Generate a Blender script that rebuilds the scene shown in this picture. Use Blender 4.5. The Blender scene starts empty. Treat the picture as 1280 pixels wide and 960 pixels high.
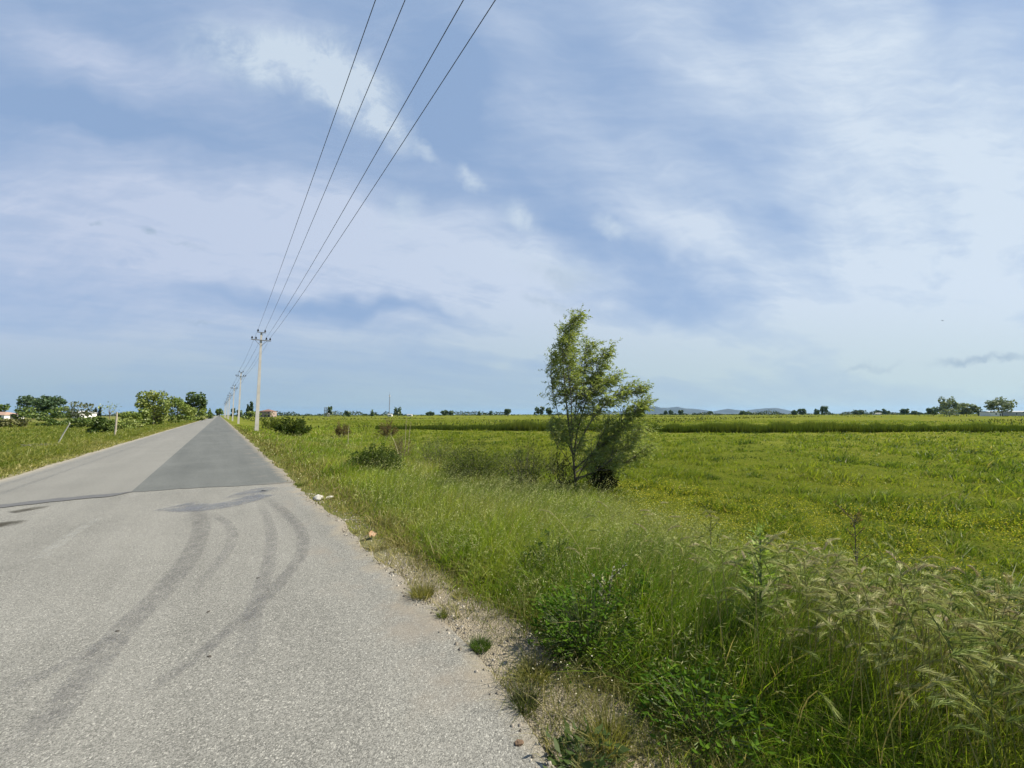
import bpy, math, random
import numpy as np
from mathutils import Vector, Matrix

random.seed(7)
RNG = np.random.default_rng(11)
SC = bpy.context.scene
COL = SC.collection

# ------------------------------------------------------------------ camera geometry (photo is 1280x960)
H_EYE = 1.6
FPX = 480.0
YAW = math.radians(37.25)
PITCH = math.atan(38.0 / FPX)
sa, ca, sp, cp = math.sin(YAW), math.cos(YAW), math.sin(PITCH), math.cos(PITCH)
FWD = np.array([sa * cp, ca * cp, sp])
RGT = np.array([ca, -sa, 0.0])
UPV = np.array([-sa * sp, -ca * sp, cp])
FH = np.array([sa, ca, 0.0])

def ray(u, v):
    return RGT * ((u - 640) / FPX) + UPV * (-(v - 480) / FPX) + FWD

def gp(u, v, z=0.0):
    d = ray(u, v)
    t = (z - H_EYE) / d[2]
    return np.array([d[0] * t, d[1] * t, z])

def at(u, depth):
    d = ray(u, 518)
    t = depth / (d @ FH)
    return d[0] * t, d[1] * t

# ------------------------------------------------------------------ noise
def _hash(ix, iy, s):
    h = (ix.astype(np.int64) * 374761393 + iy.astype(np.int64) * 668265263 + s * 974634777) & 0xffffffff
    h = ((h ^ (h >> 13)) * 1274126177) & 0xffffffff
    h = (h ^ (h >> 16)) & 0xffffff
    return h / float(0xffffff)

def vnoise(x, y, s=0):
    x = np.asarray(x, float); y = np.asarray(y, float)
    ix = np.floor(x); iy = np.floor(y)
    fx = x - ix; fy = y - iy
    fx = fx * fx * (3 - 2 * fx); fy = fy * fy * (3 - 2 * fy)
    a = _hash(ix, iy, s); b = _hash(ix + 1, iy, s)
    c = _hash(ix, iy + 1, s); d = _hash(ix + 1, iy + 1, s)
    return (a * (1 - fx) + b * fx) * (1 - fy) + (c * (1 - fx) + d * fx) * fy

def fbm(x, y, s=0, o=3):
    t = 0; a = .5; n = 0
    for k in range(o):
        t = t + a * vnoise(np.asarray(x) * 2 ** k, np.asarray(y) * 2 ** k, s + k); n += a; a *= .5
    return t / n

def sstep(a, b, x):
    t = np.clip((np.asarray(x, float) - a) / (b - a), 0, 1)
    return t * t * (3 - 2 * t)

ROAD_L, ROAD_R = -4.27, 1.50
def road_r(y):
    return ROAD_R - .26 * (1 - sstep(.6, 2.6, y)) + .09 * sstep(10, 30, y) + .10 * (vnoise(np.asarray(y) * .9, np.asarray(y) * 0, 3) - .5) + .10 * (vnoise(np.asarray(y) * 4.3, np.asarray(y) * 0, 4) - .5)
def road_l(y):
    return ROAD_L + .12 * (vnoise(np.asarray(y) * .8, np.asarray(y) * 0, 5) - .5)

def verge_edge(y):                      # where the tall roadside grass gives way to the pasture
    y = np.asarray(y, float)
    return 3.5 + .60 * np.clip(y, 0, 8) + .13 * np.clip(y - 8, 0, 80) + .9 * (vnoise(y * .5, y * 0 + 3, 8) - .5)

def terr(x, y):
    x = np.asarray(x, float); y = np.asarray(y, float)
    r = np.hypot(x, y)
    z = -.50 * sstep(1.8, 6.5, x) - .35 * sstep(-4.7, -9.5, x)
    z = z - .008 + .024 * (fbm(x * 2.3, y * 2.3, 21) - .5) * sstep(1.3, 1.6, x)
    z = z - .035 * (sstep(ROAD_L - .15, ROAD_L + .2, x) - sstep(ROAD_R - .3, ROAD_R + .05, x))
    amp = sstep(verge_edge(y) - .5, verge_edge(y) + 2, x) * (1 - sstep(120, 300, r))
    z = z + amp * (.16 * (fbm(x * .9, y * .9, 31) - .5) + .22 * (fbm(x * .16, y * .16, 35) - .5))
    z = z + .12 * (fbm(x * .6, y * .6, 41) - .5) * sstep(-5.5, -8, x) * (1 - sstep(120, 300, r))
    return z

# ------------------------------------------------------------------ mesh helpers
def np_mesh(name, verts, faces, col=None, flat=False):
    verts = np.ascontiguousarray(verts, np.float32); faces = np.ascontiguousarray(faces, np.int32)
    me = bpy.data.meshes.new(name)
    nv, nf, k = len(verts), len(faces), faces.shape[1]
    me.vertices.add(nv); me.vertices.foreach_set('co', verts.ravel())
    me.loops.add(nf * k); me.loops.foreach_set('vertex_index', faces.ravel())
    me.polygons.add(nf); me.polygons.foreach_set('loop_start', np.arange(0, nf * k, k, dtype=np.int32))
    me.update(calc_edges=True)
    if col is not None:
        c = np.ones((nv, 4), np.float32); c[:, :3] = col
        at_ = me.color_attributes.new('tint', 'FLOAT_COLOR', 'POINT')
        at_.data.foreach_set('color', c.ravel())
    if flat: me.shade_flat()
    return me

def link(name, me, mat=None, parent=None):
    o = bpy.data.objects.new(name, me); COL.objects.link(o)
    if mat and me is not None: me.materials.append(mat)
    if parent: o.parent = parent
    return o

def tag(o, label=None, cat=None, group=None, kind=None):
    if label: o['label'] = label
    if cat: o['category'] = cat
    if group: o['group'] = group
    if kind: o['kind'] = kind
    return o

def thing(name, loc, label, cat, group=None, rz=0.0):
    o = bpy.data.objects.new(name, None); COL.objects.link(o)
    o.empty_display_size = .3
    o.location = loc; o.rotation_euler = (0, 0, rz)
    return tag(o, label, cat, group)

class MB:
    def __init__(s): s.v = []; s.f = []
    def box(s, cx, cy, cz, sx, sy, sz, taper=1.0, rot=None):
        n = len(s.v)
        for k, tz in ((-1, 1.0), (1, taper)):
            for dx, dy in ((-1, -1), (1, -1), (1, 1), (-1, 1)):
                p = Vector((dx * sx / 2 * tz, dy * sy / 2 * tz, k * sz / 2))
                if rot is not None: p = rot @ p
                s.v.append((cx + p.x, cy + p.y, cz + p.z))
        for q in ((0, 3, 2, 1), (4, 5, 6, 7), (0, 1, 5, 4), (1, 2, 6, 5), (2, 3, 7, 6), (3, 0, 4, 7)):
            s.f.append(tuple(n + i for i in q))
        return s
    def tube(s, pts, rad, sides=6, cap=True):
        pts = [Vector(p) for p in pts]; n0 = len(s.v)
        up = Vector((.13, .27, 1)).normalized()
        for i, p in enumerate(pts):
            t = (pts[min(i + 1, len(pts) - 1)] - pts[max(i - 1, 0)]).normalized()
            a = t.cross(up)
            if a.length < .05: a = t.cross(Vector((1, 0, 0)))
            a.normalize(); b = t.cross(a)
            r = rad[i] if hasattr(rad, '__len__') else rad
            for k in range(sides):
                th = 2 * math.pi * k / sides
                s.v.append(tuple(p + a * (r * math.cos(th)) + b * (r * math.sin(th))))
        for i in range(len(pts) - 1):
            for k in range(sides):
                a0 = n0 + i * sides + k; a1 = n0 + i * sides + (k + 1) % sides
                s.f.append((a0, a1, a1 + sides, a0 + sides))
        if cap:
            s.f.append(tuple(n0 + k for k in range(sides))[::-1])
            s.f.append(tuple(n0 + (len(pts) - 1) * sides + k for k in range(sides)))
        return s
    def lathe(s, prof, sides=10, c=(0, 0, 0)):
        n0 = len(s.v)
        for r, z in prof:
            for k in range(sides):
                th = 2 * math.pi * k / sides
                s.v.append((c[0] + r * math.cos(th), c[1] + r * math.sin(th), c[2] + z))
        for i in range(len(prof) - 1):
            for k in range(sides):
                a0 = n0 + i * sides + k; a1 = n0 + i * sides + (k + 1) % sides
                s.f.append((a0, a1, a1 + sides, a0 + sides))
        s.f.append(tuple(n0 + k for k in range(sides))[::-1])
        s.f.append(tuple(n0 + (len(prof) - 1) * sides + k for k in range(sides)))
        return s
    def build(s, name, mat, parent=None, flat=True):
        me = bpy.data.meshes.new(name); me.from_pydata(s.v, [], s.f); me.update()
        if flat: me.shade_flat()
        return link(name, me, mat, parent)

# ------------------------------------------------------------------ materials
def new_mat(name):
    m = bpy.data.materials.new(name); m.use_nodes = True
    nt = m.node_tree; nt.nodes.clear()
    return m, nt, nt.nodes, nt.links

def leaf_mat(name, trans=.35, gloss=.02, tcol=(1.15, 1.2, .55), rough=.45):
    m, nt, N, L = new_mat(name)
    out = N.new('ShaderNodeOutputMaterial')
    a = N.new('ShaderNodeAttribute'); a.attribute_name = 'tint'
    d = N.new('ShaderNodeBsdfDiffuse'); L.new(a.outputs['Color'], d.inputs['Color'])
    t = N.new('ShaderNodeBsdfTranslucent')
    mu = N.new('ShaderNodeMix'); mu.data_type = 'RGBA'; mu.blend_type = 'MULTIPLY'; mu.inputs[0].default_value = 1
    L.new(a.outputs['Color'], mu.inputs[6]); mu.inputs[7].default_value = (*tcol, 1)
    L.new(mu.outputs[2], t.inputs['Color'])
    x = N.new('ShaderNodeMixShader'); x.inputs[0].default_value = trans
    L.new(d.outputs[0], x.inputs[1]); L.new(t.outputs[0], x.inputs[2])
    g = N.new('ShaderNodeBsdfGlossy'); g.inputs['Roughness'].default_value = rough
    g.inputs['Color'].default_value = (.9, .9, .85, 1)
    x2 = N.new('ShaderNodeMixShader'); x2.inputs[0].default_value = gloss
    L.new(x.outputs[0], x2.inputs[1]); L.new(g.outputs[0], x2.inputs[2])
    L.new(x2.outputs[0], out.inputs['Surface'])
    return m

def solid(name, c1, c2=None, scale=6.0, rough=.8, bump=.0, detail=4):
    m, nt, N, L = new_mat(name)
    out = N.new('ShaderNodeOutputMaterial'); b = N.new('ShaderNodeBsdfPrincipled')
    b.inputs['Roughness'].default_value = rough
    L.new(b.outputs[0], out.inputs['Surface'])
    tc = N.new('ShaderNodeTexCoord')
    no = N.new('ShaderNodeTexNoise'); no.inputs['Scale'].default_value = scale; no.inputs['Detail'].default_value = detail
    L.new(tc.outputs['Object'], no.inputs['Vector'])
    cr = N.new('ShaderNodeValToRGB')
    cr.color_ramp.elements[0].position = .3; cr.color_ramp.elements[1].position = .7
    cr.color_ramp.elements[0].color = (*c1, 1); cr.color_ramp.elements[1].color = (*(c2 or c1), 1)
    L.new(no.outputs['Fac'], cr.inputs[0]); L.new(cr.outputs[0], b.inputs['Base Color'])
    if bump:
        bu = N.new('ShaderNodeBump'); bu.inputs['Strength'].default_value = bump; bu.inputs['Distance'].default_value = .02
        L.new(no.outputs['Fac'], bu.inputs['Height']); L.new(bu.outputs[0], b.inputs['Normal'])
    return m

class G:                                # tiny node-graph helper
    def __init__(s, nt): s.nt = nt; s.N = nt.nodes; s.L = nt.links
    def put(s, sock, v):
        if hasattr(v, 'is_linked') or hasattr(v, 'links'): s.L.new(v, sock)
        elif isinstance(v, (tuple, list)) and len(v) == 3 and sock.type == 'RGBA': sock.default_value = (*v, 1)
        else: sock.default_value = v
    def math(s, op, a, b=0.0, clamp=False):
        n = s.N.new('ShaderNodeMath'); n.operation = op; n.use_clamp = clamp
        s.put(n.inputs[0], a); s.put(n.inputs[1], b); return n.outputs[0]
    def vmath(s, op, a, b=None):
        n = s.N.new('ShaderNodeVectorMath'); n.operation = op
        s.put(n.inputs[0], a)
        if b is not None:
            if op == 'SCALE': s.put(n.inputs['Scale'], b)
            else: s.put(n.inputs[1], b)
        return n.outputs['Value'] if op in ('DOT_PRODUCT', 'LENGTH') else n.outputs[0]
    def comb(s, x, y, z=0.0):
        n = s.N.new('ShaderNodeCombineXYZ'); s.put(n.inputs[0], x); s.put(n.inputs[1], y); s.put(n.inputs[2], z); return n.outputs[0]
    def sep(s, v):
        n = s.N.new('ShaderNodeSeparateXYZ'); s.put(n.inputs[0], v); return n.outputs
    def noise(s, vec, scale, detail=4, rough=.55, dist=0.0, color=False):
        n = s.N.new('ShaderNodeTexNoise'); s.put(n.inputs['Vector'], vec); n.inputs['Scale'].default_value = scale
        n.inputs['Detail'].default_value = detail; n.inputs['Roughness'].default_value = rough; n.inputs['Distortion'].default_value = dist
        return n.outputs['Color' if color else 'Fac']
    def voro(s, vec, scale, out='Distance', feature='F1'):
        n = s.N.new('ShaderNodeTexVoronoi'); n.feature = feature; s.put(n.inputs['Vector'], vec); n.inputs['Scale'].default_value = scale
        return n.outputs[out]
    def ss(s, x, a, b, lo=0.0, hi=1.0):
        n = s.N.new('ShaderNodeMapRange'); n.interpolation_type = 'SMOOTHSTEP'
        s.put(n.inputs['Value'], x); s.put(n.inputs['From Min'], a); s.put(n.inputs['From Max'], b)
        n.inputs['To Min'].default_value = lo; n.inputs['To Max'].default_value = hi; return n.outputs[0]
    def mixc(s, f, a, b, mode='MIX'):
        n = s.N.new('ShaderNodeMix'); n.data_type = 'RGBA'; n.blend_type = mode
        s.put(n.inputs[0], f); s.put(n.inputs[6], a); s.put(n.inputs[7], b); return n.outputs[2]
    def map(s, vec, loc=(0, 0, 0), rot=(0, 0, 0), scale=(1, 1, 1), typ='POINT'):
        n = s.N.new('ShaderNodeMapping'); n.vector_type = typ; s.put(n.inputs['Vector'], vec)
        n.inputs['Location'].default_value = loc; n.inputs['Rotation'].default_value = rot; n.inputs['Scale'].default_value = scale
        return n.outputs[0]

# ------------------------------------------------------------------ camera, sun, sky
cam = bpy.data.objects.new('camera', bpy.data.cameras.new('camera')); COL.objects.link(cam)
cam.data.sensor_width = 36.0; cam.data.lens = 36.0 * FPX / 1280.0
cam.data.clip_start = .05; cam.data.clip_end = 60000
M = Matrix(((RGT[0], UPV[0], -FWD[0], 0), (RGT[1], UPV[1], -FWD[1], 0), (RGT[2], UPV[2], -FWD[2], H_EYE), (0, 0, 0, 1)))
M = M @ Matrix.Rotation(math.radians(-.12), 4, 'Z')
cam.matrix_world = M
SC.camera = cam

SUN_AZ, SUN_EL = math.radians(118), math.radians(48)
sdir = Vector((math.sin(SUN_AZ) * math.cos(SUN_EL), math.cos(SUN_AZ) * math.cos(SUN_EL), math.sin(SUN_EL)))
sl = bpy.data.lights.new('sun', 'SUN'); sl.energy = 4.7; sl.angle = math.radians(.6); sl.color = (1, .93, .80)
so = bpy.data.objects.new('sun', sl); COL.objects.link(so); so.rotation_euler = sdir.to_track_quat('Z', 'Y').to_euler()
so.location = (60, 0, 60)

def build_sky():
    w = bpy.data.worlds.new('World'); SC.world = w; w.use_nodes = True
    nt = w.node_tree; nt.nodes.clear(); g = G(nt); N, L = g.N, g.L
    out = N.new('ShaderNodeOutputWorld'); bg = N.new('ShaderNodeBackground'); bg.inputs['Strength'].default_value = .05
    L.new(bg.outputs[0], out.inputs[0])
    sky = N.new('ShaderNodeTexSky'); sky.sky_type = 'NISHITA'; sky.sun_disc = False
    sky.sun_elevation = SUN_EL; sky.sun_rotation = SUN_AZ
    sky.air_density = 1.0; sky.dust_density = 1.2; sky.ozone_density = 2.0
    d = N.new('ShaderNodeTexCoord').outputs['Generated']
    f = g.math('MAXIMUM', g.vmath('DOT_PRODUCT', d, tuple(FH)), .02)
    sx = g.math('DIVIDE', g.vmath('DOT_PRODUCT', d, tuple(RGT)), f)
    dz = g.sep(d)[2]
    sy = g.math('DIVIDE', dz, f)
    P = g.comb(sx, sy)
    # the high cloud deck seen in perspective: a plane above the land
    den = g.math('ADD', g.math('MAXIMUM', dz, 0), .12)
    dx, dy = g.sep(d)[0], g.sep(d)[1]
    Q = g.comb(g.math('DIVIDE', dx, den), g.math('DIVIDE', dy, den))
    def blobs(lst, vec):
        acc = None
        for (u, v, rx, ry, rot, wt) in lst:
            c = ray(u, v); k = c @ FH
            loc = (float(c @ RGT / k), float(c[2] / k), 0)
            m = g.map(vec, loc, (0, 0, math.radians(rot)), (rx / FPX, ry / FPX, 1), 'TEXTURE')
            gr = N.new('ShaderNodeTexGradient'); gr.gradient_type = 'SPHERICAL'; L.new(m, gr.inputs[0])
            s = g.ss(gr.outputs['Fac'], 0.0, 1.0, 0.0, wt)
            acc = s if acc is None else g.math('ADD', acc, s)
        return acc
    warp = g.vmath('SCALE', g.vmath('SUBTRACT', g.noise(P, 2.2, 4, .55, 0, True), (.5, .5, .5)), .34)
    Pw = g.vmath('ADD', P, warp)
    # rot is counter-clockwise in the picture
    veil = blobs([
        (140, 280, 520, 150, -6, .75), (470, 330, 420, 110, -14, .55), (700, 415, 330, 60, -10, .55),
        (60, 420, 420, 70, -4, .62), (420, 410, 330, 36, -8, .35), (900, 430, 420, 70, -6, .45),
        (130, 60, 300, 60, -22, .50), (330, 20, 220, 80, -25, .35),
        (860, 60, 230, 130, -60, .50), (1050, 60, 170, 240, -10, .60), (1230, 240, 260, 300, 0, .75),
        (1040, 300, 150, 200, -10, .55), (1180, 400, 330, 120, 0, .55), (900, 330, 300, 55, -32, .40),
        (740, 200, 300, 60, -40, .22), (640, 60, 180, 80, -40, .22),
        (680, 345, 150, 60, -10, .35),
        (985, 285, 75, 45, -20, -.30), (830, 100, 90, 60, -30, -.20), (880, 340, 140, 24, -14, -.18), (880, 300, 160, 60, -30, .18),
        (480, 385, 330, 20, -8, -.45), (130, 150, 260, 50, -20, -.30), (560, 110, 120, 130, -30, -.28), (1180, 40, 60, 90, -20, -.15),
        (700, 260, 130, 60, -30, -.10), (830, 210, 200, 60, -35, .25), (600, 300, 160, 60, -25, .25),
    ], Pw)
    st1 = g.noise(g.map(Q, (0, 0, 0), (0, 0, math.radians(35)), (.55, 2.2, 1)), 1.1, 6, .6, .5)
    st2 = g.noise(g.map(P, (0, 0, 0), (0, 0, math.radians(14)), (1.2, 4.5, 1)), 1.6, 7, .62, .4)
    tex = g.math('ADD', g.math('MULTIPLY', st1, 1.0), g.math('MULTIPLY', st2, 1.0))       # about 1
    fs = g.noise(g.map(Pw, (0, 0, 0), (0, 0, math.radians(24)), (1.5, 11, 1)), 2.2, 8, .68, .3)
    fl = g.noise(P, 6.5, 8, .7, .5)
    tex = g.math('ADD', tex, g.math('ADD', g.math('MULTIPLY', g.math('SUBTRACT', fs, .5), .55), g.math('MULTIPLY', g.math('SUBTRACT', fl, .5), .18)))
    mod = g.ss(tex, .55, 1.45, .72, 1.6)
    base = g.math('ADD', g.math('MULTIPLY', veil, mod), g.ss(tex, .75, 1.35, .06, .32))
    low = g.ss(sy, .02, .30, .50, 0.0)
    vm = g.math('MINIMUM', g.math('MAXIMUM', g.math('ADD', base, low), .03), .96)
    # lumpy low clouds
    wp2 = g.vmath('SCALE', g.vmath('SUBTRACT', g.noise(P, 9, 5, .6, 0, True), (.5, .5, .5)), .12)
    puff = blobs([
        (395, 80, 135, 72, -28, 1.05), (300, 70, 130, 66, -20, .65), (450, 120, 105, 60, -45, .95), (490, 165, 60, 32, -45, .85), (535, 190, 26, 14, -30, .5),
        (590, 225, 32, 16, -40, .62), (650, 270, 46, 28, -45, .68), (770, 283, 44, 20, -25, .55), (705, 335, 120, 36, -14, .42),
        (505, 265, 30, 44, -20, .40),
    ], g.vmath('ADD', P, wp2))
    pn = g.noise(P, 9, 9, .72, .5)
    pm = g.math('MULTIPLY', puff, g.ss(pn, .34, .62, .45, 1.2))
    pm = g.math('MINIMUM', pm, .9)
    # small grey scraps
    scr = blobs([(1230, 450, 90, 11, 6, .8), (1085, 460, 60, 8, 6, .45), (118, 274, 18, 6, -10, .7), (190, 289, 22, 8, -10, .7), (235, 303, 34, 6, -20, .4),
                 (245, 401, 30, 5, -8, .5), (690, 378, 50, 14, -20, .5), (700, 345, 70, 22, -10, .35)], g.vmath('ADD', P, wp2))
    scr = g.math('MULTIPLY', scr, g.ss(pn, .35, .6, .3, 1.0))
    sc = sky.outputs[0]
    sc = g.mixc(.78, g.mixc(1.0, sc, SKY_TINT, 'MULTIPLY'), CLEAR)
    sunny = g.ss(sx, -1.3, 1.5, 0, 1)
    ccol = g.mixc(sunny, CLOUD_L, CLOUD_R)
    hz = g.ss(sy, 0.0, .35, 1, 0)
    ccol = g.mixc(hz, ccol, g.mixc(sunny, HAZE_L, HAZE_R))
    c = g.mixc(vm, sc, ccol)
    c = g.mixc(pm, c, PUFF)
    c = g.mixc(scr, c, SCRAP)
    L.new(c, bg.inputs['Color'])

SKY_TINT = (.92, .98, 1.08)
CLEAR = (3.15, 4.6, 7.05)
CLOUD_L = (5.35, 6.15, 7.85)
CLOUD_R = (6.8, 7.8, 8.95)
HAZE_L = (3.8, 5.1, 6.1)
HAZE_R = (5.7, 6.9, 7.1)
PUFF = (6.2, 7.2, 8.3)
SCRAP = (3.4, 4.5, 5.8)
build_sky()

vs = SC.view_settings
vs.view_transform = 'Standard'; vs.look = 'None'; vs.gamma = 1; vs.exposure = 1.0; vs.use_curve_mapping = False
SC.cycles.max_bounces = 5; SC.cycles.diffuse_bounces = 3; SC.cycles.transmission_bounces = 4
SC.cycles.volume_bounces = 0; SC.cycles.transparent_max_bounces = 8
SC.cycles.use_denoising = True
SC.cycles.use_adaptive_sampling = True; SC.cycles.adaptive_threshold = .02

# ------------------------------------------------------------------ ground
def build_ground():
    na = 900
    rr = np.concatenate([[0.05], np.geomspace(.35, 16000, 330)])
    # finer angular steps in front of the lens, coarser behind
    th = np.sort(np.concatenate([np.linspace(YAW - 1.25, YAW + 1.25, 720), np.linspace(YAW + 1.25, YAW + 2 * math.pi - 1.25, 182)[1:-1]]))
    na = len(th)
    R, T = np.meshgrid(rr, th, indexing='ij')
    X = R * np.sin(T); Y = R * np.cos(T)
    Z = terr(X, Y)
    V = np.stack([X, Y, Z], -1).reshape(-1, 3)
    i = np.arange(len(rr) - 1)[:, None]; j = np.arange(na)[None, :]
    j2 = (j + 1) % na
    F = np.stack([i * na + j, (i + 1) * na + j, (i + 1) * na + j2, i * na + j2], -1).reshape(-1, 4)[:, ::-1]
    me = np_mesh('ground', V, F)
    m, nt, N, L = new_mat('soil_and_turf'); g = G(nt)
    out = N.new('ShaderNodeOutputMaterial'); b = N.new('ShaderNodeBsdfDiffuse'); L.new(b.outputs[0], out.inputs[0])
    p = N.new('ShaderNodeTexCoord').outputs['Object']
    x, y, z = g.sep(p)
    dist = g.vmath('LENGTH', p)
    n1 = g.noise(p, 1.4, 6, .6); n2 = g.noise(p, 14, 5, .65); n3 = g.noise(p, .11, 5, .55)
    turf = g.mixc(n1, (.045, .066, .007), (.100, .112, .012))
    turf = g.mixc(g.ss(n2, .45, .7, 0, .7), turf, (.10, .095, .028))
    far = g.mixc(g.ss(n3, .35, .65), (.088, .115, .018), (.135, .150, .028))
    pf = g.map(p, (0, 0, 0), (0, 0, YAW), (.35, 2.2, 1))           # long bands of different crops lying across the plain
    far = g.mixc(g.ss(g.noise(pf, .05, 4, .6), .42, .62, 0, .55), far, (.170, .155, .036))
    far = g.mixc(g.ss(g.noise(p, .9, 5, .7), .40, .62, 0, .55), far, (.060, .080, .010))
    col = g.mixc(g.ss(dist, 8, 45), turf, far)
    # gravelly shoulder next to the road
    peb = g.voro(p, 140, 'Color'); pv = g.sep(peb)[0]
    grav = g.mixc(pv, (.085, .075, .055), (.26, .23, .175))
    grav = g.mixc(g.ss(n2, .35, .7, 0, .8), grav, (.235, .20, .14))
    ed = g.math('ADD', x, g.math('MULTIPLY', g.math('SUBTRACT', n1, .5), 1.3))
    gr = g.math('MULTIPLY', g.ss(ed, 1.7, 2.15, 1, 0), g.ss(y, 3.2, 6.0, 1, .2))
    col = g.mixc(gr, col, grav)
    edl = g.math('ADD', x, g.math('MULTIPLY', g.math('SUBTRACT', n1, .5), .8))
    inl = g.math('MULTIPLY', g.ss(edl, -4.6, -4.3, 0, .7), g.ss(x, 0, 1, 1, 0))
    col = g.mixc(inl, col, (.24, .21, .15))
    L.new(col, b.inputs['Color'])
    bh = g.math('ADD', g.math('MULTIPLY', n2, .6), g.math('MULTIPLY', g.voro(p, 75), .5))
    bu = N.new('ShaderNodeBump'); bu.inputs['Strength'].default_value = .7; bu.inputs['Distance'].default_value = .03
    L.new(bh, bu.inputs['Height']); L.new(bu.outputs[0], b.inputs['Normal'])
    o = link('ground', me, m)
    tag(o, 'flat green plain of pasture and soil reaching to the horizon', 'ground', kind='structure')

def asphalt(name, lo, hi, scale, patch, dust=True, bump=.5, coarse=True):
    m, nt, N, L = new_mat(name); g = G(nt)
    out = N.new('ShaderNodeOutputMaterial'); b = N.new('ShaderNodeBsdfPrincipled'); L.new(b.outputs[0], out.inputs[0])
    b.inputs['Roughness'].default_value = .85; b.inputs['Specular IOR Level'].default_value = .25
    p = N.new('ShaderNodeTexCoord').outputs['Object']
    x, y, z = g.sep(p)
    cv = g.sep(g.voro(p, scale, 'Color'))[0]
    dd = g.voro(p, scale)
    fine = g.noise(p, scale * 1.7, 3, .7)
    v = g.math('ADD', g.math('MULTIPLY', cv, .65), g.math('MULTIPLY', fine, .5))
    big = g.noise(p, .55, 5, .6)
    strk = g.noise(g.map(p, (0, 0, 0), (0, 0, 0), (1.6, .10, 1)), 1.0, 4, .6)
    v = g.math('ADD', v, g.math('MULTIPLY', g.math('SUBTRACT', big, .5), patch))
    v = g.math('ADD', v, g.math('MULTIPLY', g.math('SUBTRACT', strk, .5), patch * 1.2))
    cr = g.ss(v, .15, .95)
    col = g.mixc(cr, lo, hi)
    if coarse:
        pit = g.ss(g.noise(p, scale * .55, 2, .5), .62, .74, 0, .75)
        col = g.mixc(pit, col, tuple(c * .35 for c in lo))
        spark = g.ss(g.sep(g.voro(p, scale * .8, 'Color'))[1], .90, .97, 0, .7)
        col = g.mixc(spark, col, (.36, .35, .31))
    if dust:
        nd = g.noise(p, 2.2, 6, .65)
        e = g.math('ADD', g.math('ADD', x, g.ss(y, .5, 2.6, .28, 0)), g.math('MULTIPLY', g.math('SUBTRACT', nd, .5), .75))
        col = g.mixc(g.ss(e, 1.22, 1.6, 0, .8), col, (.245, .21, .15))
        stain = g.math('MULTIPLY', g.ss(e, .75, 1.2), g.ss(g.noise(p, 1.1, 4, .6), .50, .66, 0, .5))
        col = g.mixc(stain, col, (.185, .16, .128))
        el = g.math('ADD', x, g.math('MULTIPLY', g.math('SUBTRACT', nd, .5), .5))
        col = g.mixc(g.ss(el, -4.25, -3.95, .55, 0), col, (.31, .27, .20))
    L.new(col, b.inputs['Base Color'])
    if bump:
        bu = N.new('ShaderNodeBump'); bu.inputs['Strength'].default_value = bump; bu.inputs['Distance'].default_value = .006
        hgt = g.math('SUBTRACT', fine, dd)
        L.new(hgt, bu.inputs['Height']); L.new(bu.outputs[0], b.inputs['Normal'])
    return m

def sheet(name, mat, ys, xl, xr, z, label, cat, skirt=True, nx=6):
    """a strip along the road; xl, xr are functions of y"""
    ys = np.asarray(ys, float); cols = []
    l, r = xl(ys), xr(ys)
    if skirt: cols.append((l, np.full_like(ys, z - .06)))
    for k in range(nx):
        t = k / (nx - 1); cols.append((l + (r - l) * t, np.full_like(ys, z)))
    if skirt: cols.append((r, np.full_like(ys, z - .06)))
    nc = len(cols)
    V = np.stack([np.stack([c[0], ys, c[1]], -1) for c in cols], 1).reshape(-1, 3)
    i = np.arange(len(ys) - 1)[:, None]; j = np.arange(nc - 1)[None, :]
    F = np.stack([i * nc + j, i * nc + j + 1, (i + 1) * nc + j + 1, (i + 1) * nc + j], -1).reshape(-1, 4)
    me = np_mesh(name, V, F, flat=True)
    o = link(name, me, mat)
    return tag(o, label, cat, kind='structure')

def joint_y(x):                          # the transverse joint between old and new surfacing
    xs = [gp(0, 630)[0], gp(165, 614)[0], gp(370, 603)[0]]
    yv = [gp(0, 630)[1], gp(165, 614)[1], gp(370, 603)[1]]
    return np.interp(x, xs, yv) + .10 * (vnoise(np.asarray(x) * 3, np.asarray(x) * 0, 77) - .5) + .06 * (vnoise(np.asarray(x) * 11, np.asarray(x) * 0, 78) - .5)

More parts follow.
